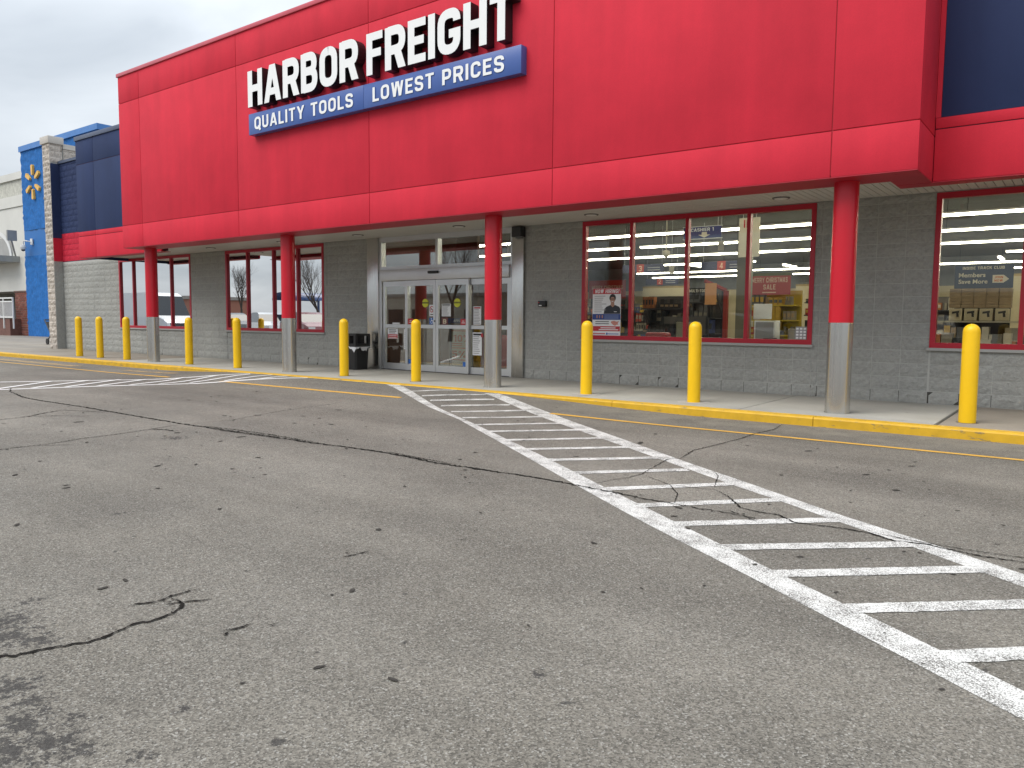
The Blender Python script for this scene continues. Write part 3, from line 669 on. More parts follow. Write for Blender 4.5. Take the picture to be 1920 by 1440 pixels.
# --- interior shell
MB().box(-30.5, 6, 13.22, 46, .02, .115).build('interior_floor', mat('sealed_floor', (.30, .28, .25), .35, .1), ST)
MB().box(-30.5, 6, 13.22, 46.2, 4.8, 4.9).build('interior_ceiling', mat('dark_ceiling', (.13, .135, .14), .8), ST)
MB().box(-30.5, 6, 46, 46.2, .1, 3.3).build('back_wall', TAN, ST); MB().box(-30.5, 6, 46, 46.2, 3.3, 4.85).build('back_wall_upper', mat('ceiling_shadow_grey', (.20, .21, .22), .8), ST)  # upper back wall coloured dark to stand for the shadow under the ceiling
MB().box(-30.6, -30.5, 13.22, 46.2, .1, 4.85).box(6, 6.1, 11.5, 46.2, .1, 6.8).build('side_wall', TAN, ST)
MB().box(-30.6, 6.1, 13.2, 46.3, 6.6, 6.75).build('roof_deck', mat('roof_membrane', (.4, .4, .4), .8), ST)
MB().box(-30.5, 6, 13.222, 13.42, 3.32, 4.8).build('window_header', mat('brown_header', (.115, .085, .07), .7), ST)
MB().box(-15.2, -15.05, 13.222, 18, .1, 4.8).build('partition', mat('brown_partition', (.16, .075, .05), .7), ST)
b = MB()
for a, c in ((-15.05, -14.9), ): pass
# --- entrance
EN = empty('entrance_door', (-11.8, WY, SW), ST)
box('pilaster', STEEL, EN, -14.184, -13.80, WY - .06, WY + .2, SW, 3.268, .004); box('pilaster', STEEL, EN, -9.765, -9.472, WY - .06, WY + .2, SW, 3.268, .004)
fr = MB().box(-13.80, -9.765, WY - .02, WY + .12, 3.155, 3.268).box(-13.80, -13.72, WY - .018, WY + .12, SW, 3.155).box(-9.84, -9.765, WY - .018, WY + .12, SW, 3.155).box(-13.72, -9.84, WY - .02, WY + .12, 2.50, 2.57).box(-11.97, -11.90, WY - .018, WY + .12, 2.57, 3.155)
fr.build('door_frame', ALU, EN)
box('header', ALU, EN, -13.72, -9.84, WY - .075, WY + .1, 2.235, 2.498, .004)
box('sensor', BLACK, EN, -12.12, -11.82, WY - .125, WY - .076, 2.365, 2.425, .012)
for a, c in ((-13.72, -11.97), (-11.90, -9.84)): MB().box(a, c, WY + .05, WY + .056, 2.57, 3.155).build('transom_pane', GLASS, EN)
def leaf(x0, x1, y, nm):
    s = .075
    l = MB().box(x0, x0 + s, y, y + .045, SW + .015, 2.225).box(x1 - s, x1, y, y + .045, SW + .015, 2.225)
    for z0, z1 in ((SW + .015, SW + .16), (1.125, 1.205), (2.10, 2.225)): l.box(x0 + s, x1 - s, y + .001, y + .044, z0, z1)
    l = l.build(nm, ALU, EN)
    for z0, z1 in ((SW + .16, 1.125), (1.205, 2.10)): MB().box(x0 + s, x1 - s, y + .02, y + .026, z0, z1).build('door_pane', GLASS, EN)
leaf(-13.70, -12.83, WY + .01, 'fixed_leaf'); leaf(-12.90, -11.935, WY - .05, 'sliding_leaf'); leaf(-11.925, -10.96, WY - .05, 'sliding_leaf'); leaf(-11.03, -9.86, WY + .01, 'fixed_leaf')
for x in (-11.93,): box('lock', BLACK, EN, x - .045, x - .015, WY - .056, WY - .05, 1.27, 1.31)
box('threshold', DARK, EN, -13.72, -9.84, WY - .05, WY + .1, SW + .001, SW + .012)
RED_P = mat('printed_red', (.50, .03, .04), .5, .02); NAVY_P = mat('printed_navy', (.03, .045, .15), .5, .02); YEL_P = mat('printed_yellow', (.62, .62, .04), .5, .02); INK = mat('printed_black', (.02, .02, .022), .5, .02)
BLUE_P = mat('printed_blue', (.02, .13, .45), .5, .02); ORG_P = mat('printed_orange', (.55, .12, .02), .5, .02); CREAM_P = mat('printed_cream', (.62, .56, .40), .5, .02); GREY_P = mat('printed_grey', (.30, .30, .31), .5, .02)
def decal(nm, m, x0, x1, z0, z1, y, par=EN): return MB().box(x0, x1, y - .0015, y, z0, z1).build(nm, m, par)
yl_, yf = WY - .032, WY + .028
for cx in (-12.27, -11.30):      # round yellow caution decals
    MB().cyl((cx, yl_ - .0015, 1.70), (cx, yl_, 1.70), .098, n=28).build('caution_decal', YEL_P, EN)
    decal('caution_band', INK, cx - .095, cx + .095, 1.69, 1.725, yl_ - .002); sign_text('CAUTION', cx - .08, cx + .08, 1.698, .02, yl_ - .0042, YEL_P, EN, .17, .2, 'caution_lettering')
sx0 = -12.20
decal('notice', PAPER, -12.14, -11.99, 1.40, 1.66, yl_)
rg = stroke([(math.cos(t * math.pi / 12), math.sin(t * math.pi / 12)) for t in range(24)], .28, True); b = MB()
for q in rg: b.quad([(-12.065 + p.x * .055, yl_ - .003, 1.56 + p.y * .065) for p in q])
b.quad([(-12.065 + x * .055, yl_ - .0035, 1.56 + z * .065) for x, z in ((-.8, .6), (-.6, .8), (.8, -.6), (.6, -.8))]); b.build('no_smoking_mark', RED_P, EN)
decal('cigarette_mark', INK, -12.1, -12.03, 1.553, 1.566, yl_ - .0022); decal('notice_line', INK, -12.11, -12.02, 1.43, 1.45, yl_ - .002)
decal('access_decal', BLUE_P, -12.14, -11.99, 1.215, 1.365, yl_)
b = MB()
for q in stroke(fillet([(-.2, .62), (-.2, .1), (.35, .1), (.5, -.6), (.68, -.55)], .08), .16) + stroke([(math.cos(t) * .42 - .05, math.sin(t) * .42 - .25) for t in [2.0 + .25 * i for i in range(16)]], .14) + stroke([(-.2, .25), (.3, .25)], .12):
    b.quad([(-12.065 + p.x * .075, yl_ - .003, 1.29 + p.y * .08) for p in q])
b.cyl((-12.08, yl_ - .004, 1.349), (-12.08, yl_ - .0018, 1.349), .013, n=12); b.build('wheelchair_mark', PAPER, EN)
for x0, x1 in ((-12.82, -12.66), (-11.20, -11.04)):
    decal('red_decal', RED_P, x0, x1, 1.21, 1.345, yl_); decal('decal_line', PAPER, x0 + .03, x1 - .03, 1.25, 1.265, yl_ - .002); decal('decal_line', PAPER, x0 + .05, x1 - .05, 1.29, 1.303, yl_ - .002)
def sheet(x0, x1, z0, z1, y, n, head=None, m=GREY_P):
    decal('paper_notice', PAPER, x0, x1, z0, z1, y); hh = (z1 - z0) / (n + 2)
    if head is not None: decal('notice_heading', head, x0 + .02, x1 - .02, z1 - hh * 1.4, z1 - hh * .5, y - .002)
    for i in range(n): decal('notice_line', m, x0 + .02, x1 - .02 - random.uniform(0, .3) * (x1 - x0), z1 - hh * (i + 2) - hh * .2, z1 - hh * (i + 2) + hh * .15, y - .002)
sheet(-11.76, -11.49, 1.40, 1.68, yl_, 9, INK)
decal('brown_decal', mat('printed_maroon', (.16, .05, .05), .5, .02), -11.76, -11.58, 1.21, 1.37, yl_)
sign_text('B', -11.72, -11.62, 1.235, .10, yl_ - .002, CREAM_P, EN, .2, .1, 'decal_lettering')
decal('caution_label', PAPER, -13.56, -13.22, .86, 1.10, yf); decal('label_band', RED_P, -13.55, -13.23, .87, .965, yf - .002)
for z in (.99, 1.03, 1.065): decal('label_line', INK, -13.52, -13.26 - random.uniform(0, .06), z, z + .014, yf - .002)
for z in (.885, .925): decal('label_line', PAPER, -13.52, -13.26, z, z + .014, yf - .004)
decal('small_label', PAPER, -13.40, -13.16, 1.21, 1.245, yf); decal('small_label', PAPER, -10.50, -10.30, 1.165, 1.235, yf - .03)
sheet(-13.02, -12.9, .62, 1.09, yf, 9)
sheet(-10.90, -10.64, .55, 1.05, yf, 9, INK); decal('phone_notice', RED_P, -10.66, -10.60, .95, 1.03, yf - .004)
sheet(-10.88, -10.66, 1.22, 1.62, yf, 10, RED_P)
for x in (-12.81, -11.13): decal('blue_decal', BLUE_P, x, x + .09, .29, .39, yl_)
sign_text('10', -9.995, -9.865, 2.72, .22, WY + .046, WHITE, EN, .13, .14, 'street_number')
# ================================================================== THINGS ON THE FRONT
SG = empty('storefront_sign', (-11.3, FY, 5.86), label='raised white capital letters with black returns reading HARBOR FREIGHT on red fascia', category='sign')
for word, x0, x1 in (('HARBOR', -14.88, -11.37), ('FREIGHT', -11.14, -7.71)):
    t, gap = .215, .085; sx = (x1 - x0) / text_width(word, t, gap); x = x0
    for ch in word:
        gm = glyph_mesh(ch, t, sx, .755, .20); gm.v = [(a + x, b_ + FY - .205, c + 5.865) for a, b_, c in gm.v]
        nf = gm.mi.count(0); fb = MB(); fb.v = [(a, b_ - .004, c) for a, b_, c in gm.v]; fb.f = gm.f[:nf]; fb.mi = [0] * nf
        used = sorted({i for f in fb.f for i in f}); mp = {k: i for i, k in enumerate(used)}; fb.v = [fb.v[k] for k in used]; fb.f = [tuple(mp[k] for k in f) for f in fb.f]
        lo = gm.build('letter', [BLACKMETAL, BLACKMETAL], SG)
        # face slightly inset so that the black trim shows round its edge
        cx_, cz_ = sum(v[0] for v in fb.v) / len(fb.v), 0
        fb.build('letter_face', WHITE, lo); x += (GW[ch] + gap) * sx
TG = empty('tagline_sign', (-11.3, FY, 5.3), label='long blue sign box reading QUALITY TOOLS and LOWEST PRICES under white letters', category='sign')
for x0, x1, txt, a, c in ((-14.95, -11.293, 'QUALITY TOOLS', -14.73, -11.575), (-11.287, -7.58, 'LOWEST PRICES', -11.03, -7.92)):
    bx_ = box('sign_box', TAGBLUE, TG, x0, x1, FY - .15, FY + .001, 5.30, 5.745, .004)
    t, gap = .19, .16; sx = (c - a) / text_width(txt, t, gap); x = a
    for ch in txt:
        if ch != ' ':
            g = glyph_mesh(ch, t, sx, .262, .010); g.v = [(p + x, q + FY - .162, r + 5.388) for p, q, r in g.v]; g.build('letter', [WHITE, TAGBLUE], bx_)
        x += (GW[ch] + gap) * sx
# bollards
BX = [(-24.7, 'yellow bollard nearest the stone pier at the store corner'), (-23.38, 'yellow bollard second from the stone pier'), (-21.80, 'yellow bollard beside the farthest steel-footed column, on its stone pier side'),
      (-18.58, 'yellow bollard in front of grey block wall between the two mirrored windows'), (-16.45, 'yellow bollard in front of the mirrored window nearer the doors'), (-12.60, 'yellow bollard in front of the black litter bin'),
      (-10.50, 'yellow bollard standing before the sliding doors'), (-6.62, 'yellow bollard in front of the NOW HIRING poster window'), (-4.73, 'yellow bollard in front of window with CASHIER sign, beside crosswalk side column'), (-1.16, 'yellow bollard on old brown concrete in front of the members sign window')]
prof = [(.095, 0), (.096, .02)] + [(.095, 1.11)] + [(.095 * math.cos(a_), 1.115 + .095 * math.sin(a_)) for a_ in [i * math.pi / 2 / 8 for i in range(1, 8)]] + [(.004, 1.21)]
me = MB().lathe(prof, (0, 0, 0), 32).mesh('bollard', [YEL], True)
pm = MB().lathe([(.02, .0015), (.19, .003), (.24, .002)], (0, 0, 0), 28).mesh('grout_patch', [mat('pale_grout', (.42, .41, .39), .8, .1)])
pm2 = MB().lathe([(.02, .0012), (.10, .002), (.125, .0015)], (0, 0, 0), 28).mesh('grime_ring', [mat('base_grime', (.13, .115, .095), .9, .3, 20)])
for i, (x, lab) in enumerate(BX):
    o = link('bollard', me); o.location = (x, 10.86, SW); WLD[o] = Matrix.Translation((x, 10.86, SW)); o.rotation_euler = (random.uniform(-.006, .006), random.uniform(-.008, .008), random.uniform(0, 6)); tag(o, lab, 'bollard', 'yellow bollards along the pavement')
    if True: g = link('grout_patch', pm if i in (7, 8) else pm2); g.parent = o; g.rotation_euler = (0, 0, 1)
# litter bin with bag
TB = empty('litter_bin', (-14.08, 12.52, SW), label='black plastic litter bin with white bag rim beside the doors', category='litter bin', rz=.0)
def tub(name, m, cx, cy, z0, z1, h0, h1, bev=.04):
    b = MB(); P = []
    for (z, h) in ((z0, h0), (z1, h1)):
        for sx_, sy_ in ((-1, -1), (1, -1), (1, 1), (-1, 1)):
            pts = [(h, h - bev), (h - bev, h)] if (sx_ * sy_) > 0 else [(h - bev, h), (h, h - bev)]
            for a_, c_ in pts: P.append((cx + sx_ * a_, cy + sy_ * c_, z))
    b.v = P; n = 8
    for k in range(n): j = (k + 1) % n; b.f.append((k, j, n + j, n + k)); b.mi.append(0)
    b.f += [tuple(range(n))[::-1], tuple(range(n, 2 * n))]; b.mi += [0, 0]
    return b.build(name, m, TB)
tub('bin_body', BLACK, -14.08, 12.52, SW, SW + .56, .20, .225)
lid = MB(); zt = SW + .57
for sx_, sy_ in ((-1, -1), (1, -1), (1, 1), (-1, 1)): lid.box(-14.08 + sx_ * .20 - .035, -14.08 + sx_ * .20 + .035, 12.52 + sy_ * .20 - .035, 12.52 + sy_ * .20 + .035, zt, zt + .25)
lid.box(-14.31, -13.85, 12.29, 12.75, zt - .03, zt + .05).box(-14.31, -13.85, 12.29, 12.75, zt + .235, zt + .285).box(-14.10, -14.06, 12.285, 12.76, zt + .05, zt + .236); lid.build('bin_hood', BLACK, TB)
b = MB(); n = 40
for k in range(n + 1):
    t = k / n * 4; s_ = int(t) % 4; f_ = t - int(t); c_ = [(-1, -1), (1, -1), (1, 1), (-1, 1), (-1, -1)]
    px_ = c_[s_][0] * (1 - f_) + c_[s_ + 1][0] * f_; py_ = c_[s_][1] * (1 - f_) + c_[s_ + 1][1] * f_; dz_ = .05 + .045 * math.sin(k * .9) + .03 * math.sin(k * 2.3)
    b.v += [(-14.08 + px_ * .235, 12.52 + py_ * .235, SW + .545), (-14.08 + px_ * (.245 + .008 * math.sin(k * 1.7)), 12.52 + py_ * (.245 + .008 * math.sin(k * 1.7)), SW + .535 - dz_)]
    if k: b.f.append((2 * k - 2, 2 * k - 1, 2 * k + 1, 2 * k)); b.mi.append(0)
b.build('bin_bag', mat('white_bag', (.7, .71, .73), .35, .05), TB, True)
sp = box('wall_speaker', BLACK, None, -9.71, -9.46, WY - .16, WY - .004, 3.04, 3.255, .01); tag(sp, 'small black box speaker under the canopy by the doors', 'speaker')
MB().box(-9.69, -9.48, WY - .164, WY - .1605, 3.055, 3.24).build('speaker_grille', DARK, sp)
rd = box('key_box', BLACK, None, -9.085, -8.90, WY - .075, WY - .004, 1.605, 1.725, .008); tag(rd, 'little black key box with white sticker on grey block wall', 'key box')
decal('white_sticker', PAPER, -9.06, -8.99, 1.62, 1.64, WY - .0755, rd); decal('red_sticker', RED_P, -9.075, -9.05, 1.68, 1.70, WY - .0755, rd)
# poster
PO = empty('hiring_poster', (-7.54, WY + .03, 1.04), label='NOW HIRING poster with photo of a person inside the shop window', category='poster')
py = WY + .040
decal('poster_sheet', PAPER, -7.85, -7.225, 1.035, 1.955, py, PO)
decal('title_band', RED_P, -7.845, -7.23, 1.845, 1.952, py - .002, PO); sign_text('NOW HIRING!', -7.80, -7.27, 1.862, .075, py - .004, PAPER, PO, .2, .14, 'title_lettering', .18)
for i in range(9): decal('text_line', GREY_P, -7.81, -7.81 + random.uniform(.16, .27), 1.80 - i * .038, 1.812 - i * .038, py - .002, PO)
def blob(name, m, pts, y, par): b = MB(); b.quad([(x, y, z) for x, z in pts]); return b.build(name, m, par)
SK = mat('printed_skin', (.42, .23, .16), .5, .03)
blob('printed_shirt', mat('printed_charcoal', (.022, .026, .035), .5, .02), [(-7.60, 1.465), (-7.235, 1.465), (-7.235, 1.56), (-7.26, 1.60), (-7.35, 1.635), (-7.40, 1.60), (-7.45, 1.635), (-7.54, 1.60), (-7.58, 1.56)], py - .002, PO)
blob('printed_neck', SK, [(-7.445, 1.625), (-7.40, 1.59), (-7.36, 1.625), (-7.37, 1.68), (-7.44, 1.68)], py - .0035, PO)
blob('printed_hair', INK, [(-7.405 + .072 * math.cos(t * .35), 1.77 + .075 * math.sin(t * .35)) for t in range(18)], py - .003, PO)
blob('printed_face', SK, [(-7.405 + .052 * math.cos(t * .35), 1.735 + .075 * math.sin(t * .35) - (0 if math.sin(t * .35) < 0 else .02 * math.sin(t * .35))) for t in range(18)], py - .005, PO)
decal('printed_glasses', INK, -7.452, -7.358, 1.742, 1.755, py - .006, PO); decal('printed_smile', PAPER, -7.425, -7.385, 1.695, 1.705, py - .006, PO); decal('printed_badge', PAPER, -7.37, -7.31, 1.50, 1.51, py - .004, PO)
decal('blue_band', BLUE_P if False else mat('printed_mid_blue', (.025, .06, .25), .5, .05), -7.845, -7.23, 1.35, 1.462, py - .002, PO)
for i in range(4): decal('text_line', mat('printed_pale_blue', (.25, .32, .5), .5, .02), -7.58, -7.27, 1.37 + i * .022, 1.378 + i * .022, py - .004, PO)
for i, (a_, c_) in enumerate(((-7.76, -7.73), (-7.70, -7.675), (-7.64, -7.61))): decal('printed_figure', SK, a_, c_, 1.38, 1.44, py - .004, PO)
for z in (1.305, 1.265): decal('text_line', INK, -7.78, -7.48, z, z + .014, py - .002, PO)
blob('printed_map', mat('printed_map_red', (.6, .25, .2), .5, .02), [(-7.43, 1.32), (-7.43, 1.29), (-7.38, 1.25), (-7.34, 1.235), (-7.30, 1.26), (-7.27, 1.25), (-7.285, 1.29), (-7.25, 1.325), (-7.31, 1.315), (-7.36, 1.33)], py - .003, PO)
decal('red_band', RED_P, -7.84, -7.235, 1.13, 1.225, py - .002, PO)
for z in (1.185, 1.15): decal('text_line', PAPER, -7.66 if z > 1.17 else -7.70, -7.33 if z > 1.17 else -7.27, z, z + .017, py - .004, PO)
decal('text_line', RED_P, -7.83, -7.56, 1.072, 1.088, py - .002, PO); decal('text_line', BLUE_P, -7.50, -7.26, 1.072, 1.085, py - .002, PO); decal('blue_square', BLUE_P, -7.535, -7.505, 1.06, 1.1, py - .002, PO)

# ================================================================== STONE PIER AND NEIGHBOUR
PI = empty('stone_pier', (-31.0, 12.9, SW), label='tall tan split-stone pier at the far end of the red store', category='pier')
def rough_wall(name, m, x0, x1, y, z0, z1, nx_, nz_, amp, par, axis='x', y1=None, sgn=-1):
    b = MB(); rn = random.Random(len(name) * 31 + nx_)
    for j in range(nz_ + 1):
        for i in range(nx_ + 1):
            d = rn.uniform(-amp, amp); a_ = x0 + (x1 - x0) * i / nx_; z = z0 + (z1 - z0) * j / nz_
            b.v.append((a_, y + d, z) if axis == 'x' else (y + d, a_, z))
    for j in range(nz_):
        for i in range(nx_):
            k = j * (nx_ + 1) + i; q = (k, k + 1, k + nx_ + 2, k + nx_ + 1); b.f.append(q); b.mi.append(0)
    return b.build(name, m, par, True)
core = MB().box(-31.33, -30.75, 12.73, 13.16, SW, 7.62).build('pier_core', MORTAR, PI)
SM = block_meshes(STONE, 6, 1, 1, .035, 'stone')
def stone_face(par, u0_, u1_, fixed, z0, z1, cw_, chh, axis, off=True, m=None):
    j = 0; z = z0
    while z < z1 - .02:
        h_ = min(chh, z1 - z); u = u0_ - (cw_ * .5 if (j % 2 and off) else 0)
        while u < u1_ - .01:
            a_, c_ = max(u, u0_), min(u + cw_, u1_)
            if c_ - a_ > .03:
                o = link('stone', (m or SM)[random.randrange(len(m or SM))], None, par); o.scale = (c_ - a_ - .008, 1, h_ - .008)
                if axis == 'x': o.location = ((a_ + c_) / 2, fixed, z + h_ / 2)
                else: o.location = (fixed, (a_ + c_) / 2, z + h_ / 2); o.rotation_euler = (0, 0, math.pi / 2)
            u += cw_
        z += chh; j += 1
stone_face(core, -31.33, -30.73, 12.72, SW, 7.62, .40, .2032, 'x')
stone_face(core, 12.71, 13.16, -30.735, 6.95, 7.62, .40, .2032, 'y')
# lower right-hand side of the pier is painted with the store's bands
MB().box(-30.752, -30.715, 12.735, WY, SW, 3.35).build('painted_side_grey', BLOCK, PI); MB().box(-30.752, -30.712, 12.735, WY, 3.352, 4.2).build('painted_side_red', BLOCK_RED, PI); MB().box(-30.752, -30.709, 12.735, WY, 4.202, 6.9).build('painted_side_navy', BLOCK_NAVY, PI)
box('pier_cap', mat('cast_stone', (.52, .49, .45), .7, .1), PI, -31.38, -30.68, 12.67, 13.21, 7.62, 7.88, .01)
PW = empty('stone_parapet_wall', (-31, 16.5, SW), label='tan block return wall running back behind the stone pier', category='wall')
rc = MB().box(-31.2, -30.85, 13.22, 19.7, SW, 7.5).build('wall_core', MORTAR, PW); stone_face(rc, 13.24, 16, -30.83, 6.2, 7.5, .40, .2032, 'y')
box('wall_cap', MATS['cast_stone'], PW, -31.25, -30.79, 13.215, 19.7, 7.5, 7.68)
NB = empty('neighbour_store', (-50, 19.8, SW), label='pale big-box store with bright blue tower bay set back beyond the pier', category='building')
tw = MB().box(-51.7, -42, 19.82, 24, SW, 11.05).build('tower', BLUE_SMOOTH, NB)
rough_wall('rough_blue_face', BLUE_ROUGH, -51.7, -42, 19.79, SW, 4.9, 60, 30, .03, tw); rough_wall('rough_blue_face', BLUE_ROUGH, -51.7, -42, 19.79, 6.42, 11.05, 60, 30, .03, tw)
box('tower_coping', mat('blue_coping', (.06, .20, .52), .4), NB, -51.75, -41.9, 19.7, 24, 11.05, 11.36)
NWm = mat('off_white_stucco', (.62, .62, .59), .8, .08, .6, .2)
MB().box(-80, -51.72, 20.0, 24, 2.86, 7.98).build('upper_wall', NWm, NB); MB().box(-80, -51.72, 19.94, 24, 8.0, 8.66).build('band_course', NWm, NB)
rw = MB().box(-80, -51.72, 19.99, 24, 8.68, 9.6).build('rough_band', split_face('pale_rough_block', (.50, .50, .45), .25, .8, 4), NB); MB().box(-80, -51.72, 19.88, 24, 9.6, 10.02).build('cornice', NWm, NB)
bw = MB().box(-53.95, -51.72, 20.02, 24, SW, 2.86).build('brick_base', mat('brick_mortar', (.36, .31, .28), .9), NB)
BRK = [mat('brick_%s' % n, c, .85, .2, 14) for n, c in (('red', (.22, .075, .055)), ('brown', (.18, .07, .055)), ('pale', (.27, .11, .085)))]
bricks = MB(); z = SW; j = 0
while z < 2.8:
    x = -53.95 - (j % 2) * .2
    while x < -51.75:
        bricks.box(max(x, -53.95) + .012, min(x + .4, -51.73) - .012, 19.99, 20.03, z + .012, min(z + .14, 2.85) - .012, random.randrange(3)); x += .4
    z += .14; j += 1
tag(bricks.build('bricks', BRK, bw), kind='stuff')
MB().box(-53.97, -51.72, 19.95, 20.2, 2.80, 2.88).build('brick_cap', mat('dark_brick_cap', (.16, .10, .085), .8), NB)
MB().box(-80, -53.96, 22.2, 22.4, SW, 2.86).build('recess_wall', split_face('grey_rough_block', (.27, .27, .25), .2, .8, 4), NB); MB().box(-80, -53.96, 20.05, 22.3, 5.0, 5.1).build('recess_ceiling', NWm, NB)
aw = MB().box(-62, -53.0, 18.9, 20.0, 4.62, 4.7).box(-62, -53.0, 18.88, 18.95, 4.62, 4.98).box(-53.05, -52.98, 18.9, 20.0, 4.62, 4.98).build('awning', mat('grey_awning', (.30, .31, .30), .5), NB)
for i in range(18): box('awning_rib', MATS['grey_awning'], aw, -62 + i * .52, -61.94 + i * .52, 18.9, 20, 4.7, 4.75)
MB().box(-70, -53.96, 19.98, 20.02, 5.0, 6.2).build('gable_panel', mat('grey_panel', (.36, .36, .35), .6), NB)
bb = MB()
for k in range(15):
    t0, t1 = math.pi * .5 * k / 15, math.pi * .5 * (k + 1) / 15; c0 = (-56.5, 5.0)
    P_ = [(c0[0] + 2.5 * math.cos(t0), c0[1] + 1.7 * math.sin(t0)), (c0[0] + 2.5 * math.cos(t1), c0[1] + 1.7 * math.sin(t1)), (c0[0] + 2.2 * math.cos(t1), c0[1] + 1.45 * math.sin(t1)), (c0[0] + 2.2 * math.cos(t0), c0[1] + 1.45 * math.sin(t0))]
    bb.quad([(x, 19.93, z) for x, z in P_]); bb.quad([(x, 19.975, z) for x, z in P_][::-1])
bb.build('arch_trim', WHITEMETAL, NB)
# spark logo of six rounded bars
LG = empty('wall_logo', (-49.9, 19.7, 8.2), label='yellow six-bar burst emblem on the blue tower wall', category='emblem')
YL = mat('emblem_yellow', (.80, .47, .10), .4, .03)
for k in range(6):
    a_ = math.radians(90 + 60 * k); d_ = Vector((math.cos(a_), math.sin(a_))); n_ = Vector((-d_.y, d_.x)); P_ = []
    for (u, v) in ((.40, -.05), (.45, -.085), (.93, -.125), (.99, -.09), (.99, .09), (.93, .125), (.45, .085), (.40, .05)): q = d_ * u + n_ * v; P_.append((-49.95 + q.x, 9.13 + q.y))
    b = MB(); n = 8; b.v = [(x, 19.66, z) for x, z in P_] + [(x, 19.78, z) for x, z in P_]
    b.f = [tuple(range(n)), tuple(range(n, 2 * n))[::-1]] + [((i + 1) % n, i, n + i, n + (i + 1) % n) for i in range(n)]; b.mi = [0] * (n + 2)
    b.build('emblem_bar', YL, LG)
SCm = empty('security_camera', (-50.6, 19.75, 5.3), label='white dome security camera on curved arm on blue wall', category='camera')
b = MB(); pts = [(-50.55, 19.75, 5.72), (-50.6, 19.55, 5.74), (-50.7, 19.5, 5.76), (-50.9, 19.48, 5.78), (-51.0, 19.47, 5.7), (-51.02, 19.46, 5.5)]
for p, q in zip(pts, pts[1:]): b.cyl(p, q, .035, n=8)
b.build('bracket_arm', WHITEMETAL, SCm); MB().lathe([(.04, .3), (.12, .26), (.16, .16), (.16, .1), (.13, .02), (.05, 0)], (-51.02, 19.46, 5.25), 20).build('dome_housing', WHITEMETAL, SCm, True); MB().lathe([(.11, .01), (.09, -.06), (.03, -.09)], (-51.02, 19.46, 5.25), 20).build('dome', mat('smoked_dome', (.05, .05, .06), .1, 0), SCm, True); box('wall_plate', WHITEMETAL, SCm, -50.68, -50.42, 19.72, 19.78, 5.55, 5.9)
GL = empty('sign_lamp', (-51.0, 19.9, 6.0), label='grey angled arm floodlight on the pale wall left of the blue tower', category='lamp')
b = MB(); b.cyl((-53.4, 19.95, 4.9), (-51.0, 18.8, 5.95), .05, n=8); b.build('lamp_arm', mat('lamp_grey', (.30, .30, .29), .5), GL)
b = MB(); b.cyl((-51.05, 18.85, 5.92), (-50.75, 18.75, 6.0), .1, .16, n=12); b.build('lamp_neck', MATS['lamp_grey'], GL); MB().box(-50.75, -50.6, 18.5, 19.0, 5.7, 6.3).build('lamp_head', MATS['lamp_grey'], GL)
RL = empty('entrance_railing', (-57, 19.5, SW), label='white metal railing beside the brick base of the pale store', category='railing')
for z in (2.42, 2.2, 1.25): box('rail', WHITEMETAL, RL, -64, -52.6, 19.3, 19.36, z - .04, z + .04)
for i in range(9): box('post', WHITEMETAL, RL, -64 + i * 1.43, -63.93 + i * 1.43, 19.295, 19.365, .55, 2.46)
pk = MB()
for i in range(113): pk.box(-63.9 + i * .1, -63.875 + i * .1, 19.32, 19.34, 1.29, 2.16)
tag(pk.build('pickets', WHITEMETAL, RL), kind='stuff')
MB().box(-64, -53.2, 19.37, 20.0, SW, 1.15).build('brick_plinth', mat('plinth_brick', (.16, .08, .065), .85, .3, 5), RL)
HC = empty('folding_cart', (-35.4, 14.6, SW), label='black folding cart half hidden behind the stone pier', category='cart')
b = MB()
for dy_ in (-.2, .25):
    b.cyl((-35.9, 14.6 + dy_, SW + 1.05), (-35.35, 14.6 + dy_, SW + .45), .025, n=8).cyl((-35.35, 14.6 + dy_, SW + .45), (-35.7, 14.6 + dy_, SW + .12), .022, n=8)
b.cyl((-35.9, 14.4, SW + 1.05), (-35.9, 14.85, SW + 1.05), .025, n=8); b.build('cart_frame', DARK, HC)
b = MB(); b.quad([(-35.82, 14.42, SW + .98), (-35.82, 14.83, SW + .98), (-35.32, 14.83, SW + .4), (-35.32, 14.42, SW + .4)]).quad([(-35.2, 14.42, SW + .98), (-35.2, 14.83, SW + .98), (-35.32, 14.83, SW + .4), (-35.32, 14.42, SW + .4)]); b.build('cart_bag', BLACK, HC)
for dy_ in (-.22, .27): MB().cyl((-35.65, 14.6 + dy_ - .02, SW + .13), (-35.65, 14.6 + dy_ + .02, SW + .13), .13, n=20).build('wheel', BLACK, HC)

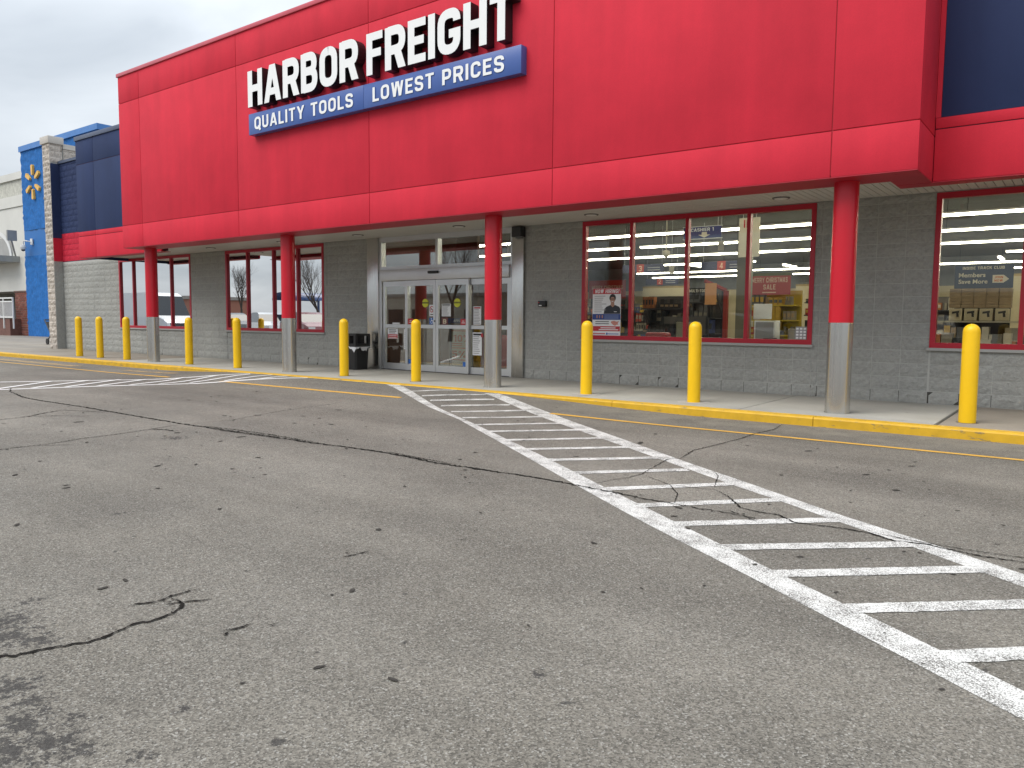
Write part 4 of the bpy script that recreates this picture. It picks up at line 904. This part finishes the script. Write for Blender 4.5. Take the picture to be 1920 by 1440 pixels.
# ================================================================== SHOP INTERIOR
LAMP = mat('tube_light', (1, .93, .74), .5, 0, emit=13.5)
rows = [(14.4, [(-8.6, 5.6)]), (17.4, [(-8.9, 5.6)]), (21.2, [(-24, 5.6)]), (24.7, [(-26, -13.2), (-12.9, 5.6)]), (28.6, [(-20, 5.6)]), (32.9, [(-16.6, -11.7), (-8.6, -5.5), (-2.6, 5.6)]), (38.3, [(-20.2, 5.6)]), (42.4, [(-21.3, -14.0), (-13, -9.5), (-4, 1.2), (1.5, 5.6)])]  # frontmost row is added, out of view, to light the faces of the signs
n = 0
for y, L in rows:
    for a_, c_ in L:
        t = empty('ceiling_light', ((a_ + c_) / 2, y, 3.9), label='long run of white tube lights hung inside the shop', category='ceiling light', group='tube light runs in the shop')
        MB().box(a_, c_, y - .045, y + .045, 3.89, 3.945).build('tube', LAMP, t); MB().box(a_ - .03, c_ + .03, y - .08, y + .08, 3.946, 3.99).build('housing', WHITEMETAL, t)
        q = MB(); xx = a_ + .5
        while xx < c_: q.cyl((xx, y, 3.99), (xx, y, 4.8), .008, n=5); xx += 3
        q.build('hanger_wires', DARK, t)
for x, y in ((-14.8, 33.5), (-11.2, 36), (-7.9, 36), (-3.0, 36)):
    t = empty('ceiling_light', (x, y, 3.9), label='short tube light set crosswise deep in the shop', category='ceiling light', group='crosswise tube lights')
    MB().box(x - .04, x + .04, y - .9, y + .9, 3.87, 3.93).build('tube', LAMP, t); MB().box(x - .07, x + .07, y - .92, y + .92, 3.931, 3.97).build('housing', WHITEMETAL, t)
t = empty('ceiling_light', (-10.9, 15, 3.5), label='square ceiling light panel just inside the doors', category='ceiling light')
MB().box(-11.4, -10.4, 14.6, 15.4, 3.72, 3.75).build('diffuser', mat('panel_light', (1, .95, .8), .5, 0, emit=5), t); MB().box(-11.45, -10.35, 14.55, 15.45, 3.755, 3.79).build('panel_frame', WHITEMETAL, t)
# hanging signs
def hang(name, label, x0, x1, z0, z1, y, m, cat='sign', grp=None):
    s = empty(name, ((x0 + x1) / 2, y, z0), label=label, category=cat, group=grp)
    MB().box(x0, x1, y, y + .02, z0, z1).build('sign_panel', m, s); q = MB()
    for x in (x0 + .08, x1 - .08): q.cyl((x, y + .01, z1), (x, y + .01, 4.8), .006, n=5)
    q.build('hanger_wires', WHITEMETAL, s); return s
NAVS = mat('sign_navy', (.025, .04, .17), .5, .03); REDS = mat('sign_red', (.36, .035, .022), .5, .03); CRE = mat('sign_cream', (.66, .62, .50), .6, .03); PINK = mat('sign_letter_tan', (.62, .42, .30), .6, .02)
s = hang('cashier_sign', 'navy hanging sign reading CASHIER 1 with white down arrow', -7.31, -6.45, 3.13, 3.385, 16, NAVS)
sign_text('CASHIER 1', -7.14, -6.62, 3.285, .07, 15.997, PAPER, s, .19, .14, 'lettering')
b = MB(); b.quad([(x, 15.997, z) for x, z in ((-6.97, 3.21), (-6.83, 3.145), (-6.69, 3.21), (-6.77, 3.21), (-6.77, 3.265), (-6.89, 3.265), (-6.89, 3.21))]); b.build('arrow_mark', CRE, s)
for z in (3.125, 3.387): MB().box(-7.33, -6.43, 15.99, 16.03, z - .006, z + .006).build('sign_rail', WHITEMETAL, s)
s = hang('price_banner', 'tall cream hanging banner behind the window mullion', -6.06, -5.62, 2.69, 3.5, 16, CRE)
for i, (a_, c_) in enumerate(((-5.96, -5.93), (-5.9, -5.87))): decal('banner_mark', RED_P, a_, c_, 3.3, 3.46, 15.998, s)
p = empty('steel_post', (-6.3, 17, SW), label='olive grey square post standing inside the shop window', category='post'); box('post_shaft', mat('olive_steel', (.18, .17, .12), .5), p, -6.46, -6.18, 17, 17.25, SW, 3.3); box('post_edge', CRE, p, -6.17, -6.13, 16.98, 17.0, SW, 2.85); box('post_foot', DARK, p, -6.5, -6.14, 16.95, 17.3, SW, SW + .04)
for (x, z, y, ch, sz, lab) in ((-13.58, 3.13, 26, '3', .3, 'aisle sign with red number tile hung over the long dark tool aisle'), (-10.44, 3.13, 26, '4', .3, 'aisle sign with red number tile hung above the MULTI-TOOLS rack'), (-16.7, 3.08, 34, '2', .3, 'small aisle sign deepest in the shop before the large cream panel')):
    s = hang('aisle_sign', lab, x - .75, x + .95, z, z + .3, y, mat('sign_dull_navy', (.03, .035, .08), .6, .03)); decal('number_tile', REDS, x - .15, x + .15, z - .01, z + .31, y - .003, s)
    sign_text(ch, x - .06, x + .06, z + .05, .2, y - .006, PINK, s, .17, .1, 'numeral')
    for k in range(2): decal('text_line', GREY_P, x + .3, x + .8, z + .07 + k * .09, z + .1 + k * .09, y - .002, s)
# hanging dome
dm = empty('ceiling_camera', (-7.72, 16, 2.75), label='small round ceiling camera on thin drop pole inside window', category='camera'); MB().cyl((-7.72, 16, 2.9), (-7.72, 16, 4.8), .014, n=6).build('drop_pole', CRE, dm); MB().lathe([(.02, .14), (.08, .12), (.085, .05), (.06, 0), (.01, -.03)], (-7.72, 16, 2.78), 16).build('camera_dome', CRE, dm, True)
for x, y, z in ((-6.85, 17, 2.95), (-9.0, 19, 2.6)):
    tgs = empty('hanging_tag', (x, y, z), label='small cream tag hanging from the ceiling by a wire', category='tag', group='hanging cream tags'); MB().box(x - .07, x + .07, y, y + .01, z, z + .2).build('tag_card', CRE, tgs); MB().cyl((x, y, z + .2), (x, y, 4.8), .004, n=4).build('tag_wire', WHITEMETAL, tgs)
GOODS = [mat('goods_%d' % i, c, .5, .15, 9) for i, c in enumerate([(.02, .02, .02), (.035, .035, .033), (.36, .04, .025), (.48, .30, .04), (.34, .23, .12), (.24, .21, .16), (.44, .15, .04), (.11, .11, .11), (.04, .06, .17), (.55, .50, .40)])]
def shelving(label, x0, x1, y, depth, z1, levels, wts, header=None, hm=None, seed=1, frame=DARK, peg=None):
    rn = random.Random(seed); z1 += .12; s = empty('store_shelf', ((x0 + x1) / 2, y, SW), label=label, category='shelf'); b = MB()
    for x in (x0, x1): b.box(x - .03, x + .03, y + depth - .05, y + depth, SW, z1).box(x - .03, x + .03, y, y + depth, SW, SW + .06)
    b.build('uprights', frame, s); MB().box(x0, x1, y + depth - .02, y + depth, SW + .06, z1).build('back_panel', peg or mat('peg_panel', (.12, .11, .10), .7), s); g = MB()
    for k in range(levels):
        z = SW + .08 + (z1 - SW - .1) * k / levels; zh = (z1 - SW - .1) / levels
        box('shelf_board', frame, s, x0, x1, y, y + depth - .021, z, z + .03); x = x0 + .03
        while x < x1 - .08:
            w_ = rn.uniform(.04, .17); h_ = zh * rn.uniform(.25, .9); mi = rn.choices(range(10), wts)[0]; m2 = rn.choices(range(10), wts)[0]; yy = y + rn.uniform(0, .08)
            for _ in range(rn.randint(1, 4)):
                if x > x1 - .08: break
                e_ = min(x + w_ - .015, x1 - .03); g.box(x, e_, yy, yy + .2, z + .031, z + .031 + h_, mi)
                if w_ > .07: g.box(x + .012, e_ - .012, yy - .003, yy - .001, z + .031 + h_ * .3, z + .031 + h_ * .75, m2)
                if h_ < zh * .45 and rn.random() < .6: g.box(x + .005, e_ - .005, yy + .02, yy + .2, z + .032 + h_, z + .032 + h_ * 1.9, mi)
                x += w_
            x += rn.choice((0, 0, .02, .06))
    tag(g.build('goods', GOODS, s), kind='stuff'); return s
s = shelving('yellow end display under red MERRY CHRISTMAS SALE header', -7.24, -6.05, 20, .5, 2.03, 5, [1, 1, 2, 4, 2, 1, 3, 1, 0, 1], seed=3, frame=mat('yellow_shelf', (.50, .36, .02), .5), peg=mat('yellow_peg', (.50, .38, .02), .6))
decal('header_panel', REDS, -7.26, -6.18, 2.035, 2.58, 20, s); sign_text('MERRY CHRISTMAS', -7.18, -6.26, 2.35, .13, 19.995, PINK, s, .19, .13, 'lettering'); sign_text('SALE', -6.88, -6.56, 2.17, .13, 19.995, PINK, s, .19, .13, 'lettering'); decal('text_line', PINK, -6.9, -6.55, 2.08, 2.11, 19.996, s)
decal('header_garland', mat('garland_green', (.10, .10, .03), .8, .3, 12), -7.26, -6.18, 2.52, 2.6, 19.998, s)
s = shelving('black tool rack with MULTI-TOOLS header', -8.55, -7.75, 19, .5, 2.1, 5, [3, 2, 1, .6, 1.5, 1, 1, 2, .3, .6], seed=5); decal('header_panel', INK, -8.55, -7.75, 2.05, 2.2, 19, s); sign_text('MULTI-TOOLS', -8.48, -7.92, 2.09, .075, 18.995, CRE, s, .2, .13, 'lettering')
s = shelving('dark rack with red MERRY CHRISTMAS header behind the hiring poster', -12.15, -10.9, 20, .5, 1.98, 5, [3, 2, 1.5, .5, 1, 1, 1, 2, .2, .4], seed=9); decal('header_panel', REDS, -12.15, -10.9, 1.985, 2.52, 20, s); sign_text('MERRY CHRISTMAS', -12.05, -11.0, 2.25, .12, 19.995, PINK, s, .19, .13, 'lettering')
shelving('black pegboard bay hung with shiny tools next to yellow display', -6.0, -4.6, 20.6, .5, 2.05, 6, [5, 3, .4, .6, .6, 1, .4, 2, .2, 1.2], seed=11)
shelving('long dark tool aisle seen through second pane', -10.7, -8.7, 20.6, .6, 1.95, 5, [4, 3, .6, .4, 1.2, 1.2, .5, 2, .4, .8], seed=13)
shelving('low counter rack of dark goods under the cashier sign', -8.0, -6.9, 16.0, .5, 1.32, 3, [4, 3, .8, .4, .6, 1, .3, 2, .4, .8], seed=14)
shelving('mid aisle shelf with mixed boxes before cream wall', -17, -12.6, 27, .6, 1.9, 5, [3, 2, 1, 1, 2, 2, 1, 2, .6, 1], seed=17)
shelving('far aisle shelf along the back of the shop', -24, -18, 36, .6, 2.0, 5, [3, 2, 1, 1, 2, 2, 1, 2, .6, 1], seed=19)
shelving('right aisle shelf behind stacked cartons', -4.4, -2.6, 22, .6, 1.9, 5, [3, 2, 1, 1, 3, 2, 2, 2, .6, 1], seed=21)
shelving('aisle shelf behind members display at far right', -.6, 3.4, 24, .6, 2.0, 5, [2, 2, 1, 1, 3, 2, 2, 2, .6, 1], seed=23)
for (x0, x1, y, lab) in ((-20.7, -17.9, 40, 'large cream panel on the rear shop wall'), (-12.4, -9.5, 41, 'cream panel with triangular brace on the rear wall'), (-3.4, 2.4, 36, 'wide cream panel behind the members display')):
    p = empty('wall_panel', ((x0 + x1) / 2, y, SW), label=lab, category='panel'); MB().box(x0, x1, y, y + .15, SW, 3.3).build('panel_face', TAN, p); box('panel_rail', mat('tan_rail', (.40, .30, .14), .6), p, x0, x1, y - .03, y - .001, 3.2, 3.3)
# red engine hoist
H = empty('engine_hoist', (-7.45, 18.5, SW), label='red shop crane standing among the tool displays', category='hoist'); rr = mat('hoist_red', (.30, .03, .02), .4)
MB().box(-7.35, -7.25, 18.5, 18.6, SW, 2.1).build('mast', rr, H); MB().cyl((-7.3, 18.55, 2.1), (-7.85, 18.5, 2.35), .05, n=8).build('boom', rr, H); MB().cyl((-7.3, 18.55, 1.3), (-7.6, 18.5, 2.2), .035, n=8).build('ram', DARK, H); MB().box(-7.9, -7.2, 18.2, 18.28, SW + .05, SW + .15).box(-7.9, -7.2, 18.8, 18.88, SW + .05, SW + .15).build('base_legs', rr, H); decal('sale_card', mat('card_orange', (.62, .30, .12), .6), -7.75, -7.45, 1.75, 2.28, 18.3, H)
# checkout counters and things on them
CT = mat('counter_laminate', (.24, .22, .18), .5); 
for x0, x1, y, lab in ((-7.9, -6.0, 14.9, 'checkout counter behind the cashier sign window'), (-5.6, -3.8, 15.2, 'checkout counter next to the white printer'), (-2.6, 1.8, 15.4, 'long low counter in front of the stacked cartons')):
    c = empty('checkout_counter', ((x0 + x1) / 2, y, SW), label=lab, category='counter'); box('counter_base', CT, c, x0 + .04, x1 - .04, y + .05, y + .6, SW, .92); box('counter_top', mat('counter_top', (.40, .38, .33), .4), c, x0, x1, y, y + .65, .922, .965, .006)
    box('front_trim', DARK, c, x0 + .04, x1 - .04, y + .035, y + .049, .7, .78)
def item(name, label, m, x0, x1, y0, y1, z0, z1, cat, face=None, grp=None, bev=.008):
    o = box(name, m, None, x0, x1, y0, y1, z0, z1, bev); tag(o, label, cat, grp)
    if face is not None: MB().box(x0 + .03, x1 - .03, y0 - .004, y0 - .0015, z0 + .03, z1 - .03).build('printed_panel', face, o)
    return o
item('monitor_back', 'olive grey computer screen back on the checkout counter', mat('olive_plastic', (.26, .25, .17), .5), -7.02, -6.52, 15.1, 15.2, .967, 1.32, 'monitor', mat('olive_panel', (.30, .29, .2), .5)); item('paper_sign', 'white card propped against the screen back', PAPER, -6.62, -6.50, 15.04, 15.055, .968, 1.17, 'card', GREY_P)
item('white_display_board', 'plain white display board standing by the yellow display', PAPER, -5.55, -5.18, 15.6, 15.63, 1.39, 1.70, 'board'); item('white_printer', 'white counter printer below the white board', WHITEMETAL, -5.42, -5.0, 15.3, 15.6, .967, 1.36, 'printer', GREY_P); item('card_terminal', 'dark card terminal on the checkout counter', BLACK, -5.2, -4.95, 15.22, 15.3, .967, 1.02, 'terminal')
item('grey_carton', 'grey carton with blue side on checkout counter', mat('carton_grey', (.25, .24, .24), .6), -4.75, -4.45, 15.3, 15.6, .967, 1.2, 'carton', GREY_P); item('blue_carton', 'blue printed carton at the counter end', mat('carton_blue', (.05, .07, .15), .5), -4.4, -4.0, 15.4, 15.7, .967, 1.24, 'carton', mat('carton_pale', (.3, .3, .33), .5))
item('red_basket', 'red curved shopping basket on the counter', mat('basket_red', (.34, .02, .02), .4), -7.75, -7.25, 15.1, 15.4, .967, 1.09, 'basket', None, None, .05)
MB().box(-3.93, -3.75, WY + .038, WY + .0395, 1.05, 1.26).build('window_label', GREY_P, None)
tag(bpy.data.objects['window_label'], 'small printed label at the lower corner of the cashier window', 'label')
for i in range(3):
    for j in range(4): decal('label_mark', PAPER, -3.92 + i * .06, -3.88 + i * .06, 1.06 + j * .05, 1.09 + j * .05, WY + .0375, bpy.data.objects['window_label'])
# members display
MS = empty('members_display', (-1.73, 17.5, SW), label='navy INSIDE TRACK CLUB Members Save More sign on display stand', category='sign')
decal('sign_panel', mat('sign_slate', (.035, .055, .10), .5, .03), -2.22, -1.24, 2.02, 2.47, 17.5, MS); MB().box(-2.2, -1.26, 17.51, 17.6, SW, 2.45).build('display_back', DARK, MS)
sign_text('INSIDE TRACK CLUB', -2.09, -1.39, 2.385, .055, 17.495, CRE, MS, .2, .13, 'lettering'); font_text('Members', -2.15, -1.70, 2.235, .085, 17.495, CRE, MS); font_text('Save More', -2.15, -1.66, 2.11, .085, 17.495, CRE, MS)
b = MB(); b.quad([(x, 17.494, z) for x, z in ((-1.58, 2.12), (-1.40, 2.12), (-1.31, 2.19), (-1.40, 2.27), (-1.58, 2.27))]); b.build('price_tag_mark', CRE, MS); sign_text('JOIN', -1.55, -1.41, 2.205, .045, 17.491, ORG_P, MS, .2, .12, 'lettering'); sign_text('NOW', -1.55, -1.41, 2.14, .045, 17.491, ORG_P, MS, .2, .12, 'lettering')
CARD = mat('cardboard', (.30, .22, .13), .8, .1, 6); CARD2 = mat('printed_carton', (.42, .36, .24), .7, .1, 6)
for r_ in range(6):
    for c_ in range(5):
        x = -2.24 + c_ * .205; z = 1.635 + r_ * .062
        o = item('flat_carton', 'flat brown carton in stack under members sign', CARD, x, x + .195, 17.1, 17.4, z, z + .058, 'carton', mat('carton_band', (.20, .13, .07), .7), 'flat cartons under the members sign', .004)
for c_ in range(4):
    x = -2.22 + c_ * .252; o = item('tool_carton', 'cream carton printed with dark power tool', CARD2, x, x + .215, 17.0, 17.3, 1.39, 1.62, 'carton', None, 'power tool cartons'); b = MB()
    b.quad([(x + a_, 16.992, 1.39 + z) for a_, z in ((.05, .13), (.17, .15), (.17, .19), (.05, .17))]).quad([(x + a_, 16.9915, 1.39 + z) for a_, z in ((.13, .07), (.17, .07), (.16, .15), (.12, .15))]); b.build('printed_tool', INK, o)
sh = empty('display_shelf', (-1.7, 16.9, SW), label='shelf unit carrying cartons under the members sign', category='shelf')
for z in (1.355, 1.0, .6): box('shelf_board', mat('shelf_cream', (.42, .38, .28), .5), sh, -2.6, 1.0, 16.8, 17.49, z, z + .03)
for x in (-2.6, 1.0): box('shelf_side', DARK, sh, x - .02, x + .02, 16.8, 17.49, SW, 1.62)
g = MB(); x = -2.5
while x < .9: w_ = random.uniform(.08, .3); g.box(x, x + w_ - .015, 16.85, 17.2, 1.031, 1.031 + random.uniform(.08, .28), random.randrange(10)); x += w_
tag(g.build('goods', GOODS, sh), kind='stuff'); g = MB(); x = -2.5
while x < 1.7: w_ = random.uniform(.06, .25); g.box(x, x + w_ - .015, 15.5, 15.8, .967, .967 + random.uniform(.05, .22), random.randrange(10)); x += w_
go = g.build('counter_goods', GOODS, None); tag(go, kind='stuff')
# vestibule display
VS = empty('sale_stand', (-11.95, 13.9, SW), label='cream sale poster stand inside the doors reading 10% OFF and 5%', category='sign')
decal('poster_sheet', mat('poster_cream', (.55, .49, .34), .6, .03), -12.34, -11.62, .24, 1.16, 13.9, VS); MB().box(-12.34, -11.62, 13.91, 13.96, SW, 1.15).build('stand_back', DARK, VS)
sign_text('10%', -12.20, -11.66, .80, .17, 13.895, ORG_P, VS, .22, .1, 'lettering'); sign_text('5%', -12.24, -11.80, .42, .17, 13.895, ORG_P, VS, .22, .12, 'lettering'); sign_text('OFF', -11.84, -11.65, .70, .07, 13.893, ORG_P, VS, .2, .12, 'lettering')
for z in (1.05, .64, .36): decal('text_line', ORG_P, -12.28, -11.68, z, z + .025, 13.896, VS)
for z in (.70, .745): decal('text_line', ORG_P, -12.28, -11.92, z, z + .022, 13.896, VS)
AP = empty('apply_sign', (-11.95, 13.85, 1.24), label='navy strip sign reading APPLY inside the doors', category='sign'); decal('sign_panel', NAVS, -12.34, -11.62, 1.245, 1.36, 13.85, AP); sign_text('APPLY NOW', -12.15, -11.66, 1.275, .055, 13.846, PAPER, AP, .19, .14, 'lettering'); MB().box(-12.3, -12.25, 13.86, 13.89, SW, 1.36).build('sign_leg', DARK, AP)
MB().box(-15.0, -14.2, 17.2, 17.3, SW, 4.5).box(-9.4, -9.2, 13.5, 14.5, SW, 4.5).box(-16.4, -12.9, 17.3, 17.4, SW, 2.6).build('vestibule_wall', mat('vestibule_brown', (.17, .08, .05), .7), ST)
VM = empty('vending_box', (-12.0, 15.2, SW), label='dark red coin machine behind the right-hand door glass', category='machine'); box('machine_body', mat('machine_red', (.22, .015, .03), .4), VM, -12.3, -11.75, 15.0, 15.5, SW, .95, .02); box('machine_top', DARK, VM, -12.25, -11.8, 15.05, 15.45, .952, 1.1, .01)

# ================================================================== CAR PARK BEHIND THE CAMERA (seen in the glass and steel)
GLD = mat('car_glass', (.02, .025, .03), .06, 0); TYRE = mat('tyre', (.02, .02, .02), .8); RIM = mat('rim', (.5, .5, .52), .3, 0, metal=.8); LAMPW = mat('lamp_lens', (.7, .7, .7), .2, 0); LAMPR = mat('tail_lens', (.4, .02, .02), .25, 0)
def car(name, label, cat, loc, rz, colr, L=4.7, W=1.86, H=1.68, style='suv'):
    c = empty(name, loc, None, rz, label=label, category=cat, group='vehicles in the car park'); pm_ = mat('paint_' + name + '%.2f%.2f' % (colr[0], colr[2]), colr, .3, 0, coat=.8)
    M = WLD[c]; h = L / 2; hw = W / 2
    if style == 'suv': top = [(-h, .75), (-h + .1, 1.0), (-h + .25, 1.08), (-h + .6, H - .08), (-h + 1.2, H), (.2, H), (.75, H - .12), (1.45, 1.12), (h - .5, 1.0), (h - .12, .88), (h, .65)]
    else: top = [(-h, .9), (-h + .05, 1.4), (-h + .12, H - .15), (-h + .4, H), (0.9, H), (1.35, H - .2), (2.0, 1.42), (h - .3, 1.2), (h - .05, 1.0), (h, .7)]
    belt = 1.05 if style == 'suv' else 1.35; body = MB(); gl = MB(); rings = []
    for x, z in top:
        zb = min(z, belt); tp = 1 - .22 * max(0, (z - belt)) / max(.01, H - belt) * (1 if style == 'suv' else .5); e = .93 if abs(x) > h - .2 else 1
        rings.append([(x, -hw * e * .92, .28), (x, -hw * e, .55), (x, -hw * e * .985, zb), (x, -hw * e * tp * (.98 if z > belt else .8), z), (x, hw * e * tp * (.98 if z > belt else .8), z), (x, hw * e * .985, zb), (x, hw * e, .55), (x, hw * e * .92, .28)])
    for a_, c_ in zip(rings, rings[1:]):
        za, zc = a_[3][2], c_[3][2]
        for k in range(7):
            q = [a_[k], a_[k + 1], c_[k + 1], c_[k]]
            isg = (k in (2, 4) and za > belt and zc > belt and style == 'suv') or (k == 3 and abs(za - zc) > .25) or (style == 'van' and k in (2, 4) and za > belt and zc > belt and a_[0][0] > .5)
            (gl if isg else body).quad(q)
        body.quad([a_[7], a_[0], c_[0], c_[7]])
    body.quad(rings[0][::-1]); body.quad(rings[-1])
    def add(b_, nm, m, par=c):
        o = bpy.data.objects.new(nm, b_.mesh(nm, [m], True)); COL.objects.link(o); o.parent = par; return o
    add(body, 'body', pm_); add(gl, 'glazing', GLD); pl = MB()
    for sy in (-1, 1):
        for x in ((-.35, ) if style == 'suv' else (.9,)): pl.box(x - .04, x + .04, sy * hw * .86 - .04, sy * hw * .86 + .03, belt, H - .12)
    for x in (-h + .9, h - .95):
        for sy in (-1, 1):
            wv = add(MB().cyl((x, sy * (hw - .2), .34), (x, sy * (hw + .01), .34), .34, n=24), 'wheel', TYRE); add(MB().cyl((x, sy * (hw - .02), .34), (x, sy * (hw + .018), .34), .22, n=20), 'rim', RIM, wv)
    for sy in (-1, 1): add(MB().box(h - .16, h + .01, sy * hw * .7 - .18, sy * hw * .7 + .18, .72, .86), 'headlight', LAMPW); add(MB().box(-h - .01, -h + .08, sy * hw * .75 - .1, sy * hw * .75 + .1, .8, 1.0), 'tail_light', LAMPR)
    add(MB().box(-h - .05, -h + .1, -hw * .85, hw * .85, .32, .5), 'bumper', BLACK); add(MB().box(h - .1, h + .05, -hw * .85, hw * .85, .32, .5), 'bumper', BLACK)
    return c
car('delivery_van', 'tall white panel van reflected in the mirrored window by the farthest column', 'van', (-44.5, 2.2, 0), 0, (.62, .64, .66), 6.0, 2.05, 2.75, 'van')
car('parked_car', 'dark red car reflected in the mirrored window by the doors', 'car', (-36.5, -2.6, 0), .3, (.16, .01, .015)); car('parked_car', 'white sport utility car reflected beside the blue cart shelter', 'car', (-42.5, -4.2, 0), .4, (.65, .66, .66))
car('parked_car', 'charcoal car farthest along the parking row', 'car', (-50, -6.5, 0), .3, (.03, .032, .036)); car('parked_car', 'silver sport utility car reflected in the cashier window', 'car', (-11.6, -3.6, 0), .05, (.32, .33, .35))
car('parked_car', 'grey blue car parked behind a bare tree', 'car', (-24, -12, 0), 1.57, (.10, .13, .18)); car('parked_car', 'black car parked among bare trees', 'car', (-5.5, -12, 0), 1.5, (.02, .02, .022)); car('parked_car', 'pale gold car parked near the lot edge', 'car', (2, -13, 0), 1.6, (.4, .36, .28))
BARK = mat('bark', (.07, .055, .045), .9, .25, 20)
def tree_mesh(seed, h):
    rn = random.Random(seed); tb = MB(); cb = MB()
    def grow(p, d, L, r, lev):
        n_ = 3; q = p
        for _ in range(n_):
            d2 = (d + Vector((rn.uniform(-.13, .13), rn.uniform(-.13, .13), rn.uniform(-.02, .12)))).normalized(); e = q + d2 * (L / n_)
            (tb if lev == 0 else cb).cyl(q, e, r, r * .86, n=6 if lev < 2 else 3, caps=False); q = e; d = d2; r *= .86
            if lev < 5 and lev > 0 and rn.random() < .75:
                s_ = Vector((rn.uniform(-1, 1), rn.uniform(-1, 1), rn.uniform(.1, .9))).normalized(); grow(q, (d + s_ * .9).normalized(), L * rn.uniform(.5, .72), r * .6, lev + 1)
        if lev < 5:
            for _ in range(3 if lev < 2 else 2):
                s_ = Vector((rn.uniform(-1, 1), rn.uniform(-1, 1), rn.uniform(.2, 1))).normalized(); grow(q, (d * 1.1 + s_ * .8).normalized(), L * rn.uniform(.62, .8), r * .72, lev + 1)
    grow(Vector((0, 0, 0)), Vector((0, 0, 1)), h * .26, h * .018, 0)
    return tb.mesh('trunk', [BARK]), cb.mesh('crown', [BARK])
TM = [tree_mesh(3, 8.5), tree_mesh(8, 7.5), tree_mesh(21, 9)]
for i, (x, y, lab) in enumerate([(-40.5, -6.8, 'bare tree reflected in the mirrored window by the column'), (-57, -12, 'bare tree at the far end of the parking row'), (-31, -9, 'bare tree reflected high in the door glass'), (-24, -14.5, 'bare tree behind the grey blue parked car'), (-18.5, -16, 'bare tree reflected behind the cashier sign'),
                                 (-12.5, -18, 'bare tree behind the silver sport utility car'), (-7, -15, 'bare tree next to the black parked car'), (-1, -17, 'bare tree standing between the black and gold cars'), (5, -15, 'bare tree at the lot edge by the gold car')]):
    t = empty('bare_tree', (x, y, 0), None, i * 1.3, label=lab, category='tree', group='bare trees in the car park'); 
    for nm, me in zip(('trunk', 'crown'), TM[i % 3]):
        o = bpy.data.objects.new(nm, me); COL.objects.link(o); o.parent = t; s_ = .85 + .3 * ((i * 37) % 10) / 10; o.scale = (s_, s_, s_)
CC = empty('cart_shelter', (-42, -6.5, 0), label='blue cart shelter with curved blue sign in the car park', category='cart shelter'); BLP = mat('shelter_blue', (.03, .07, .2), .4)
for x in (-42.8, -41.2):
    for y in (-8.5, -5.0): box('post', BLP, CC, x - .06, x + .06, y - .06, y + .06, 0, 2.6)
b = MB(); n = 12
for k in range(n + 1):
    a_ = math.pi * k / n; x = -42 - .9 * math.cos(a_); z = 2.5 + .5 * math.sin(a_); b.v += [(x, -8.7, z), (x, -4.8, z)]
    if k: b.f.append((2 * k - 2, 2 * k - 1, 2 * k + 1, 2 * k)); b.mi.append(0)
b.build('curved_roof', BLP, CC, True)
for y in (-8.4, -5.1): box('side_rail', BLP, CC, -42.8, -41.2, y - .03, y + .03, .9, .98)
for i, (x0, x1, y, h_, c_, lab) in enumerate(((-190, -130, -50, 4.6, (.30, .13, .09), 'long red brown brick shops across the car park'), (-125, -80, -80, 5.5, (.40, .36, .30), 'tan flat-roofed shops across the car park'), (-70, 0, -95, 5, (.22, .17, .14), 'low brown shops beyond the bare trees'), (5, 60, -95, 6, (.36, .34, .32), 'grey shops at the far side of the car park'))):
    s = empty('distant_shops', ((x0 + x1) / 2, y, 0), label=lab, category='building'); wm = mat('distant_wall_%d' % i, c_, .8, .1, .5); MB().box(x0, x1, y - 12, y, 0, h_).build('walls', wm, s); MB().box(x0 - .3, x1 + .3, y - 12.2, y + .3, h_, h_ + .6).build('roof_band', mat('distant_band', (.26, .24, .22), .7), s)
    x = x0 + 2
    while x < x1 - 5: MB().box(x, x + 4, y + .01, y + .06, .4, 3.2).build('shop_window', GLD, s); x += 6.5
